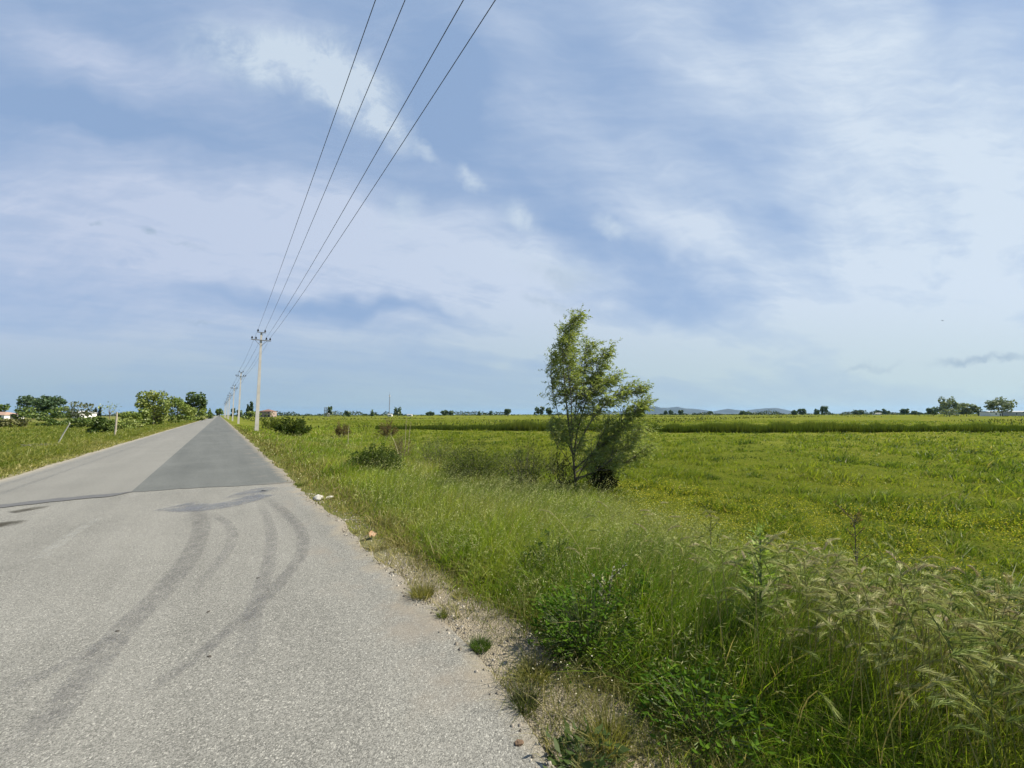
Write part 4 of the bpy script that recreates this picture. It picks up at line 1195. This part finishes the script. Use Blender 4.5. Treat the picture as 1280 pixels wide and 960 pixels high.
for wi, (ii, u0) in enumerate(zip((0, 1, 4, 5), (470, 507, 580, 620))):
    dx, zz = ins[ii]; mb = MB()
    d = ray(u0, 0); ratio = d[0] / d[2]
    supports = [(back_y - SPAN, None), (back_y, None)] + [(yy, None) for yy in pole_y]
    pts = []
    zt = zz + .17; sg = .30 if ii < 2 else .50
    zh = zt - sg * .7
    for _ in range(6):                   # where the sight line through the top of the view meets the hanging wire
        yh = (zh - H_EYE) * d[1] / d[2]; th = (yh - back_y) / (Y1 - back_y); zh = zt - sg * 4 * th * (1 - th)
    x_back = PX + dx + ((zh - H_EYE) * ratio - PX - dx) / (1 - th)
    for s in range(len(supports) - 1):
        ya, yb = supports[s][0], supports[s + 1][0]
        n = 40 if s < 3 else 14
        for q in range(n):
            t = q / n; yv = ya + (yb - ya) * t
            xa = xb = PX + dx
            if s <= 1: xa = x_back
            if s == 0: xb = x_back
            sag = sg * 4 * t * (1 - t)
            pts.append(Vector((xa + (xb - xa) * t, yv - .13, zt - sag)))
    pts.append(Vector((PX + dx, pole_y[-1] - .13, zt)))
    mb.tube(pts, [max(.0085, .00016 * abs(p.y)) for p in pts], 5)
    o = mb.build('overhead_wire', M_WIRE, flat=False); tag(o, wl[wi], 'overhead wire', 'overhead wires along the power poles')

# ------------------------------------------------------------------ trees
def crown_cloud(kind, n, W, Hh, ls, cols, seed, flat=.85):
    """leaf clumps spread through lobes; z from 0 to Hh, width W"""
    r = np.random.default_rng(seed)
    L_ = []
    if kind == 'round': zlo, zc, lob = .18, .58, 20
    elif kind == 'oval': zlo, zc, lob = .02, .48, 20
    elif kind == 'dome': zlo, zc, lob = .0, .35, 18
    elif kind == 'cone': zlo, zc, lob = .04, .4, 10
    elif kind == 'column': zlo, zc, lob = .06, .5, 10
    elif kind == 'spread': zlo, zc, lob = .42, .70, 12
    for k in range(lob):
        f = (k + .5) / lob
        a = k * 2.39996 + r.uniform(-.4, .4)
        if kind in ('cone', 'column'):
            z = zlo + (1 - zlo) * f * .92; rad = (1 - f) ** .8 if kind == 'cone' else math.sin(math.pi * min(.97, .15 + .8 * f)) ** .6
            L_.append((math.cos(a) * rad * .16, math.sin(a) * rad * .16, z, .34 * rad + .08, .16))
        else:
            z = zlo + (1 - zlo) * r.uniform(.12, .86); e = math.sqrt(max(.05, 1 - ((z - zc) / (1.02 - zc if z > zc else zc - zlo + .12)) ** 2))
            rad = e * r.uniform(.18, .36)
            L_.append((math.cos(a) * rad, math.sin(a) * rad, z, r.uniform(.11, .19), r.uniform(.13, .22)))
    L_ = np.array(L_); wts = L_[:, 3] ** 1.5; wts /= wts.sum()
    idx = r.choice(len(L_), n, p=wts)
    d = unit(r.normal(0, 1, (n, 3))); rr = r.uniform(.45, 1.05, n) ** .6
    d[:, 2] = d[:, 2] * .9 + .12
    P = np.stack([L_[idx, 0] + d[:, 0] * L_[idx, 3] * rr, L_[idx, 1] + d[:, 1] * L_[idx, 3] * rr, L_[idx, 2] + d[:, 2] * L_[idx, 4] * rr], -1)
    P[:, 2] = np.clip(P[:, 2], zlo * .7, 1.03)
    P = P * np.array([W, W, Hh])
    A = unit(d * .6 + r.normal(0, .7, (n, 3))); wd = unit(np.cross(A, unit(r.normal(0, 1, (n, 3)))))
    t = r.beta(2, 2, n) * .55 + .45 * r.random(len(L_))[idx]
    s = ls * r.uniform(.6, 1.35, n)
    V, F, C = quads_at(P - A * (s * .5)[:, None], A, wd, s, s * flat, palette(np.array(cols) * 1.7, t))
    return (V, F, C), L_ * np.array([W, W, Hh, W, Hh])

def tree(name, u, depth, ytop, wpx, kind, n, label, cols=GREEN_D, ls=None, ybase=519.0, cat='tree', group=None, trunk=True, haze=0.0):
    x, y = at(u, depth); z = float(terr(x, y))
    ztop = H_EYE + (518 - ytop) / FPX * depth
    Hh = ztop - z; W = wpx / FPX * depth
    ls = ls or max(.035 * W, .0052 * depth * .9)
    fol, lobes = crown_cloud(kind, n, W, Hh, ls, cols, int(abs(u) * 7 + depth))
    t = thing(name, (x, y, z), label, cat, group)
    if trunk:
        mb = MB(); r0 = max(.02 * Hh, .0006 * depth)
        th = Hh * (.75 if kind in ('cone', 'column') else .6)
        mb.tube([Vector((0, 0, -.1)), Vector((.01 * W, 0, th * .5)), Vector((0, .01 * W, th))], [r0, r0 * .75, r0 * .35], 7)
        if kind in ('round', 'spread', 'oval'):
            for lb in lobes[:7]:
                s = Vector((0, 0, min(Hh * .34, lb[2] * .6))); e = Vector(lb[:3])
                mb.tube([s, s.lerp(e, .5) + Vector((0, 0, -.02 * Hh)), e], [r0 * .5, r0 * .3, r0 * .12], 5, cap=False)
        mb.build('trunk', M_BARK, t, flat=False)
    link('crown', np_mesh('crown', *fol), M_FARLEAF, t)
    return t

# left of the road, from the near bushes to the far trees
BRIGHT = [(.045, .070, .014), (.080, .105, .022), (.12, .14, .035), (.18, .19, .07)]
tree('leafy_shrub', 192, 72, 488, 42, 'oval', 3400, 'biggest leafy light green shrub left of the road', BRIGHT, .34, cat='shrub')
tree('leafy_shrub', 222, 80, 496, 36, 'oval', 2400, 'second leafy shrub, right of and lower than the biggest one', GREEN_M, .34, cat='shrub')
tree('broad_tree', 243, 120, 491, 31, 'round', 1700, 'dark rounded tree standing above the left road edge', [(.016, .030, .010), (.028, .046, .013), (.045, .066, .018), (.06, .085, .025)], .6)
tree('bush', 246, 112, 509, 26, 'dome', 800, 'low green bush under the dark rounded tree', GREEN_M, .5, cat='bush', trunk=False)
tree('bush', 262, 170, 510, 8, 'cone', 260, 'small cone-shaped bush close to the road end', GREEN_D, .6, cat='bush')
tree('broad_tree', 274, 330, 510.5, 10, 'round', 260, 'small dark tree right at the vanishing point of the road', GREEN_D)
tree('hedge_bush', 166, 62, 509, 44, 'dome', 2200, 'long flat-topped bush left of the biggest leafy shrub', GREEN_M, .30, cat='bush', trunk=False)
tree('hedge_bush', 128, 40, 519, 30, 'dome', 1500, 'tangled dark bush near the roadside wooden post', GREEN_D, .20, cat='bush', trunk=False)
tree('hedge_bush', 150, 48, 521, 46, 'dome', 1600, 'lower bright green bush right of the wooden post', BRIGHT, .22, cat='bush', trunk=False)
tree('hedge_bush', 105, 58, 519, 36, 'dome', 1200, 'dark bush in front of the spreading tree by the white house', GREEN_D, .26, cat='bush', trunk=False)
tree('hedge_bush', 65, 66, 521, 34, 'dome', 900, 'low dark bush at the back of the mown field', GREEN_D, .28, cat='bush', trunk=False)
tree('hedge_bush', 16, 60, 522, 40, 'dome', 1000, 'brownish low bush at the far left of the mown field', [(.04, .045, .016), (.065, .068, .025), (.10, .095, .04)], .28, cat='bush', trunk=False)
tree('hedge_bush', -30, 58, 520, 60, 'dome', 900, 'dark bush just beyond the left edge of the photo', GREEN_D, .30, cat='bush', trunk=False)
tree('broad_tree', 43, 190, 493.5, 36, 'round', 1900, 'left of the two merged broad dark trees on the left horizon', [(.022, .042, .020), (.035, .058, .026), (.055, .08, .034)], .9)
tree('broad_tree', 63, 195, 493, 30, 'round', 1600, 'right of the two merged broad dark trees on the left horizon', [(.022, .042, .020), (.035, .058, .026), (.055, .08, .034)], .9)
tree('broad_tree', 50, 180, 508, 46, 'dome', 900, 'dark undergrowth bush below the two merged broad trees', GREEN_D, .9, trunk=False, cat='bush')
tree('bush', 77, 170, 507, 18, 'dome', 420, 'low dark bush at the right foot of the two merged trees', GREEN_D, .8, cat='bush', trunk=False)
tree('bush', 22, 200, 510, 10, 'dome', 220, 'little bush between the orange-roofed house and the merged trees', GREEN_D, cat='bush', trunk=False)
tree('broad_tree', 2, 215, 503, 15, 'oval', 420, 'dark tree behind the orange-roofed house', GREEN_D)
tree('spreading_tree', 101, 150, 501, 30, 'round', 620, 'dark spreading tree in front of the white house', [(.03, .042, .018), (.05, .06, .028), (.085, .09, .05)], .65)  # dark-leaved tree without blossom; the white belongs to the house behind
tree('cypress', 119, 200, 509, 3.2, 'column', 160, 'left of two tiny dark cypresses beside the white house', [(.012, .02, .014), (.02, .03, .02)])
tree('cypress', 124.3, 200, 508, 3.4, 'column', 160, 'right of two tiny dark cypresses beside the white house', [(.012, .02, .014), (.02, .03, .02)])
tree('sparse_tree', 137, 130, 502, 28, 'spread', 70, 'nearly leafless pale tree left of the big leafy shrubs', OLIVE, .45)

# right of the road
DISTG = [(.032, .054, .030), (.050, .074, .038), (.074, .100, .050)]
tree('poplar', 309.5, 330, 505.5, 3.2, 'column', 240, 'shorter of the two dark poplars between the power poles', [(.016, .03, .016), (.028, .044, .02)])
tree('poplar', 313.5, 320, 501, 4.4, 'column', 320, 'taller of the two dark poplars between the power poles', [(.016, .03, .016), (.028, .044, .02)])
tree('bush', 316, 210, 512, 22, 'dome', 500, 'green bushes at the foot of the poplars', GREEN_M, .8, cat='bush', trunk=False)
tree('broad_tree', 299, 420, 512, 8, 'oval', 200, 'dark clump of foliage behind the second power pole', DISTG)
tree('broad_tree', 291, 460, 510, 5, 'oval', 160, 'dark sliver of tree behind the distant power poles', DISTG)
rest = [  # u, depth, ytop, w, kind, label
    (412, 420, 508, 8, 'round', 'small tree on the horizon beside the grey concrete frame'),
    (433.5, 500, 513.2, 9, 'dome', 'tiny dome bush on the horizon left of the mast'),
    (465, 520, 511.5, 6, 'cone', 'tiny pointed tree on the horizon left of the mast'),
    (497, 380, 506.5, 11.5, 'oval', 'dark round-headed tree just right of the mast'),
    (538, 640, 514, 12, 'dome', 'low hazy clump right of the tree beside the mast'),
    (556, 600, 513, 11, 'round', 'dark low tree midway between mast and sapling'),
    (564, 600, 513.6, 6, 'round', 'small tree touching the dark low one midway to the sapling'),
    (599, 700, 514, 4, 'cone', 'tiny spiky tree left of the lone round tree'),
    (613, 700, 514.4, 4, 'round', 'tiny faint tree next left of the lone round tree'),
    (634, 460, 511, 9, 'round', 'lone small round tree on the horizon left of the sapling'),
    (671, 480, 509, 8, 'round', 'left tree of the small group beside the sapling'),
    (677.5, 480, 508.2, 8, 'round', 'middle and tallest tree of the small group beside the sapling'),
    (686, 490, 510, 9, 'round', 'right tree of the small group, partly behind the sapling'),
    (802, 420, 509.5, 9, 'oval', 'small tree just right of the sapling crown on the horizon'),
    (832, 700, 514, 5, 'round', 'leftmost of the tiny trees below the blue hills'),
    (838.5, 700, 513.2, 6, 'round', 'second tiny tree below the blue hills, just right of the leftmost'),
    (851, 700, 513, 7, 'round', 'third tiny tree below the blue hills'),
    (888, 800, 514.4, 6, 'dome', 'tiny clump in the dip between the blue hills'),
    (930, 800, 514.5, 14, 'dome', 'long low clump under the middle blue hill'),
    (993, 650, 513.6, 7, 'oval', 'small hazy tree at the right end of the blue hills'),
    (1003, 600, 512.2, 11, 'round', 'roundish hazy tree right of the blue hills'),
    (1021, 600, 512, 6, 'round', 'narrow hazy tree between two wider ones right of the hills'),
    (1031, 560, 509, 11, 'round', 'flat-topped small tree right of the blue hills'),
    (1070, 700, 513.2, 7, 'oval', 'left of two tiny trees in the middle of the right horizon'),
    (1076, 700, 513.6, 7, 'oval', 'right of two tiny trees in the middle of the right horizon'),
    (1099, 750, 514.4, 9, 'dome', 'pale low clump left of the small globe tree'),
    (1107, 620, 513, 7, 'round', 'small dark globe tree on the right horizon'),
    (1131, 600, 512, 9, 'round', 'pale airy round tree left of the big trees on the right'),
    (1144, 600, 515, 9, 'dome', 'dark low bush left of the big trees on the right'),
    (1166, 330, 510, 13, 'round', 'low leafy tree at the left end of the big tree group'),
    (1186.5, 260, 498, 23, 'round', 'tallest round tree of the big tree group on the right'),
    (1208, 275, 506, 22, 'round', 'wide lower tree right of the tallest one'),
    (1223, 320, 509, 10, 'oval', 'small tree left of the white shed'),
    (1252.5, 265, 498, 28, 'round', 'broad round tree in front of the white shed at the right edge'),
    (1186, 250, 512, 20, 'dome', 'dark bush under the tallest tree on the right'),
    (1290, 300, 511, 16, 'oval', 'dark tree just beyond the right edge of the photo'),
]
for u, dep, yt, wpx, kind, lab in rest:
    big = wpx > 18
    cols = DISTG if not big else [(.075, .095, .06), (.11, .13, .085), (.15, .17, .115)]  # large far trees: haze put into the leaf colour, paler and greyer
    tree({'cone': 'conifer', 'dome': 'bush'}.get(kind, 'broad_tree'), u, dep, yt, wpx, kind, 900 if big and kind == 'round' else 260 if wpx > 8 else 150, lab, cols, cat='bush' if kind == 'dome' else 'tree', trunk=kind not in ('dome',))

# the far tree line that reads as one mass
def far_belt():
    n = 26000
    u = RNG.uniform(-150, 1430, n)
    dep = RNG.uniform(650, 1100, n)
    d = vnoise(u / 26., u * 0, 401) * .6 + vnoise(u / 7., u * 0, 402) * .4
    ok = RNG.random(n) < .30 + .9 * (d > .42)
    u, dep, d = u[ok], dep[ok], d[ok]; n = len(u)
    ok = np.abs(u - 275) > 6; u, dep, d = u[ok], dep[ok], d[ok]; n = len(u)
    rr = (u - 640) / FPX * dep; x = dep * sa + rr * ca; y = dep * ca - rr * sa
    h = (1.0 + 7.5 * sstep(.35, .8, d)) * RNG.random(n) ** 1.3
    c = np.stack([x, y, h - .6], -1)
    A = rdir(n); wd = unit(np.cross(A, rdir(n))); s = RNG.uniform(1.6, 3.4, n)
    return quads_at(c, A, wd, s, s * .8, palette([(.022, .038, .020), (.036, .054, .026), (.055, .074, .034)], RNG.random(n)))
stuff('far_hedgerow', far_belt(), M_FARLEAF, 'thin dark far-off line of hedges along the horizon', 'hedgerow')

def far_field_clumps():
    """dark weeds and scrub low in the plain beyond the reeds"""
    n = 14000
    u = RNG.uniform(300, 1400, n); dep = RNG.uniform(60, 420, n) ** 1.0
    rr = (u - 640) / FPX * dep; x = dep * sa + rr * ca; y = dep * ca - rr * sa
    k = fbm(x * .012, y * .05, 411)
    ok = (k > .55) & (x > 8)
    x, y, dep = x[ok], y[ok], dep[ok]; n = len(x)
    pos = np.stack([x, y, terr(x, y) - .02], -1)
    h = RNG.uniform(.25, .7, n); w = .0028 * dep
    return blades(pos, h, w, RNG.normal(0, .3, (n, 2)), RNG.uniform(0, .5, n), palette([(.03, .05, .012), (.06, .075, .02), (.10, .10, .035)], RNG.random(n)), 2)
stuff('plain_scrub', far_field_clumps(), M_GRASS, 'low dark scrub in bands across the far plain', 'scrub')

# ------------------------------------------------------------------ buildings, mast, posts
M_WHITE = solid('white_render', (.62, .61, .58), (.72, .71, .68), 1.5, .9)
M_PINK = solid('pinkish_render', (.27, .20, .17), (.34, .26, .22), 1.2, .9)
M_TILE = solid('clay_tiles', (.14, .075, .055), (.19, .105, .075), 2.5, .9)
M_ORT = solid('orange_tiles', (.28, .17, .12), (.34, .23, .17), 2.5, .9)
M_GLASSD = solid('dark_window', (.02, .025, .03), (.04, .045, .05), 2, .2)
M_GREYB = solid('grey_concrete', (.30, .30, .29), (.38, .375, .36), 1.2, .9)
def house(name, u, depth, wpx, hwall, hroof, dm, label, wallm, roofm, cat='house', gable=False, nwin=2, storeys=1):
    x, y = at(u, depth); z = float(terr(x, y)); Wd = wpx / FPX * depth
    t = thing(name, (x, y, z), label, cat, rz=-YAW)
    MB().box(0, 0, hwall / 2, Wd, dm, hwall).build('wall', wallm, t)
    b = MB(); e = .35; z0 = hwall + .003; w2, d2 = Wd / 2 + e, dm / 2 + e; rl = Wd / 2 if gable else max(.1, Wd / 2 - dm / 2)
    b.v = [(-w2, -d2, z0), (w2, -d2, z0), (w2, d2, z0), (-w2, d2, z0), (-rl, 0, z0 + hroof), (rl, 0, z0 + hroof)]
    b.f = [(0, 1, 5, 4), (2, 3, 4, 5), (1, 2, 5), (3, 0, 4), (0, 3, 2, 1)]
    b.build('roof', roofm, t)
    for s in range(storeys):
        for k in range(nwin):
            wx = (k - (nwin - 1) / 2) * Wd / (nwin + .4); zz = hwall / storeys * (s + .52)
            MB().box(wx, -dm / 2 - .02, zz, 1.0, .06, 1.25).build('window', M_GLASSD, t)
    MB().box(Wd * .36, -dm / 2 - .02, 1.05, .95, .06, 2.1).build('door', M_GLASSD, t)
    return t
house('farmhouse', 335, 360, 14, 5.4, 1.9, 9, 'pinkish two-storey farmhouse with red hipped roof beyond the nearest power pole', M_PINK, M_TILE, nwin=3, storeys=2)
house('low_house', 1, 200, 34, 2.2, 1.6, 8, 'low house with pale orange tiled roof at the far left edge', M_WHITE, M_ORT, nwin=3)
house('white_house', 103, 176, 15, 3.0, 1.0, 7, 'white house half hidden behind the spreading dark tree', M_WHITE, M_WHITE, nwin=2)
house('white_shed', 1238, 300, 14, 3.2, .7, 7, 'small white shed behind the broad round tree on the right', M_WHITE, M_GREYB, cat='shed', gable=True, nwin=1)
house('long_shed', 1275, 330, 44, 3.3, 1.0, 9, 'long grey low shed at the right edge of the horizon', M_GREYB, solid('slate_sheet', (.13, .16, .19), (.17, .20, .23), 2, .7), cat='shed', gable=True, nwin=3)
house('white_hut', 487.5, 470, 5, 2.3, .8, 4, 'tiny white hut at the foot of the mast', M_WHITE, M_GREYB, cat='hut', gable=True, nwin=1)
house('white_hut', 512, 520, 6, 2.0, .7, 4, 'tiny white hut right of the dark tree beside the mast', M_WHITE, M_GREYB, cat='hut', gable=True, nwin=1)
house('white_hut', 1096, 700, 9, 2.6, .9, 5, 'tiny pale building among the far trees in the middle of the right horizon', M_WHITE, M_GREYB, cat='hut', gable=True, nwin=1)

def frame_tower():
    x, y = at(408.5, 425); z = float(terr(x, y)); t = thing('concrete_frame', (x, y, z), 'grey unfinished concrete frame left of a small tree on the horizon', 'building', rz=-YAW)
    for sx in (-1, 1):
        for sy in (-1, 1): MB().box(sx * 1.7, sy * 1.7, 4.9, .55, .55, 9.8).build('column', M_GREYB, t)
    for zz in (3.3, 6.6, 9.9): MB().box(0, 0, zz, 4.6, 4.6, .45).build('slab', M_GREYB, t)
frame_tower()

def mast():
    x, y = at(486.5, 480); z = float(terr(x, y)); h = 1.6 + 28 / FPX * 480
    t = thing('radio_mast', (x, y, z), 'tall thin grey lattice mast rising alone on the horizon', 'mast')
    b = MB()
    for k in range(3):
        a = k * 2.094
        b.tube([(math.cos(a) * .55, math.sin(a) * .55, 0), (math.cos(a) * .30, math.sin(a) * .30, h * .9)], .14, 5)
    b.build('leg', solid('mast_steel', (.20, .21, .23), (.28, .29, .31), 2, .6), t)
    b = MB(); nlev = 24
    for k in range(nlev):
        z0, z1 = h * .9 * k / nlev, h * .9 * (k + 1) / nlev; r0 = .55 - .25 * k / nlev; r1 = .55 - .25 * (k + 1) / nlev
        for q in range(3):
            a, c = q * 2.094, (q + 1) * 2.094
            b.tube([(math.cos(a) * r0, math.sin(a) * r0, z0), (math.cos(c) * r1, math.sin(c) * r1, z1)], .06, 4, cap=False)
    b.build('bracing', solid('brace_steel', (.20, .21, .23), (.28, .29, .31), 2, .6), t)
    MB().tube([(0, 0, h * .88), (0, 0, h)], .16, 6).build('antenna', solid('antenna_grey', (.25, .25, .26), (.3, .3, .31), 2), t)
    b = MB()
    for q in range(3):
        a = q * 2.094 + .5; b.box(math.cos(a) * .6, math.sin(a) * .6, h * .86, .35, .2, 2.2)
    b.build('panel_antenna', M_WHITE, t)
mast()

M_WOOD = solid('grey_wood', (.24, .21, .16), (.38, .34, .27), 12, .9, .3)
def post(u, depth, ytop, ybase, lean, r, label, mat=M_WOOD):
    x, y = at(u, depth); z = float(terr(x, y)); h = max(.6, H_EYE + (518 - ytop) / FPX * depth - z)
    t = MB(); l = Vector((RGT[0], RGT[1], 0)) * lean * h
    t.tube([Vector((0, 0, -.15)), l * .5 + Vector((.01, 0, h * .5)), l + Vector((0, 0, h))], [r, r * .95, r * .85], 8)
    o = t.build('fence_post', mat); o.location = (x, y, z)
    tag(o, label, 'fence post', 'fence posts left of the road')
post(145.5, 30, 514, 540, .01, .065, 'upright pale wooden post among the left roadside bushes')
post(73, 24, 528, 548, .55, .034, 'whitish post leaning steeply to the right in the mown grass', solid('bleached_wood', (.5, .48, .42), (.62, .60, .54), 12, .9))
def brush_pile():
    x, y = at(63, 21.5); z = float(terr(x, y)); t = thing('brush_pile', (x, y, z), 'grey heap of dead twigs lying below the leaning post', 'twig heap'); b = MB()
    for k in range(46):
        a = random.gauss(.3, .7); l = random.uniform(.3, .8); c = Vector((random.gauss(0, .38), random.gauss(0, .3), random.uniform(.02, .22)))
        d = Vector((math.cos(a), math.sin(a), random.gauss(.1, .25))) * l * .5
        b.tube([c - d, c + Vector((random.gauss(0, .04), 0, .03)), c + d], [.008, .012, .006], 4)
    b.build('twig', solid('dead_twig', (.12, .11, .085), (.19, .175, .145), 8), t)
brush_pile()

# bird
def bird():
    d = ray(1179, 402); p = Vector(d) * (90 / (d @ FWD)) + Vector((0, 0, H_EYE)); b = MB()
    b.v = [(-.22, 0, 0), (.0, .04, .0), (.24, 0, .02), (0, -.04, 0), (0, 0, .05), (0, 0, -.05), (-.02, .5, .14), (-.12, .48, .14), (-.02, -.5, .14), (-.12, -.48, .14), (.08, .03, .02), (-.1, .03, .02), (.08, -.03, .02), (-.1, -.03, .02)]
    b.f = [(0, 1, 4), (1, 2, 4), (2, 3, 4), (3, 0, 4), (1, 0, 5), (2, 1, 5), (3, 2, 5), (0, 3, 5), (10, 6, 7, 11), (12, 13, 9, 8)]
    o = b.build('bird', solid('dark_plumage', (.03, .03, .03), (.05, .05, .05), 5), flat=False); o.location = p; o.rotation_euler = (0, 0, .8)
    tag(o, 'tiny dark bird gliding high in the pale sky on the right', 'bird')
bird()

# ------------------------------------------------------------------ hills and haze
def hills():
    prof = [(690, 518), (740, 516.5), (772, 514.5), (790, 512), (800, 511), (811, 509), (818.5, 508), (826, 510), (834, 510.2), (846, 508.8), (856, 511), (867, 511.6), (880, 513), (892, 515), (902, 512.6), (910, 511.6), (920, 513), (930, 514), (945, 512), (958, 510.8), (970, 510.6), (978, 513), (986, 516.2), (1010, 517.4), (1060, 518)]
    us = np.linspace(690, 1060, 220); yt = np.interp(us, [p[0] for p in prof], [p[1] for p in prof])
    D = 7200.0; rows = []
    for k, (dd, f) in enumerate([(-700, 0), (-420, .35), (-200, .72), (0, 1.0), (260, .7), (600, 0)]):
        dep = D + dd
        rr = (us - 640) / FPX * D
        x = dep * sa + rr * ca; y = dep * ca - rr * sa
        hgt = (518.2 - yt) / FPX * D * f * (1 + .18 * (fbm(us / 9. + k * 3.7, us * 0 + k, 501) - .5) * (0 if f == 1 else 1)) * (1 + .05 * (fbm(us / 3.5, us * 0 + 2, 502) - .5))
        rows.append(np.stack([x, y, hgt - 1.0], -1))
    V = np.concatenate(rows); n = len(us)
    i = np.arange(len(rows) - 1)[:, None]; j = np.arange(n - 1)[None, :]
    F = np.stack([i * n + j, i * n + j + 1, (i + 1) * n + j + 1, (i + 1) * n + j], -1).reshape(-1, 4)
    o = link('hills', np_mesh('hills', V, F), solid('haze_tinted_slope', (.012, .028, .042), (.024, .042, .054), .004, .95))  # blue of the distant air is mixed into the woodland colour
    tag(o, 'low blue wooded hills on the far horizon', 'hills', kind='structure')
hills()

def haze():
    mb = MB(); mb.box(0, 0, 110 - 2.5, 36000, 36000, 225)
    m, nt, N, L = new_mat('pale_air'); out = N.new('ShaderNodeOutputMaterial')
    v = N.new('ShaderNodeVolumePrincipled'); v.inputs['Color'].default_value = (.34, .66, 1.0, 1); v.inputs['Density'].default_value = HAZE_D
    v.inputs['Anisotropy'].default_value = .2
    L.new(v.outputs[0], out.inputs['Volume'])
    o = mb.build('haze', m); tag(o, 'pale blue summer haze over the whole plain', 'haze', kind='stuff')
HAZE_D = 2.0e-5
haze()
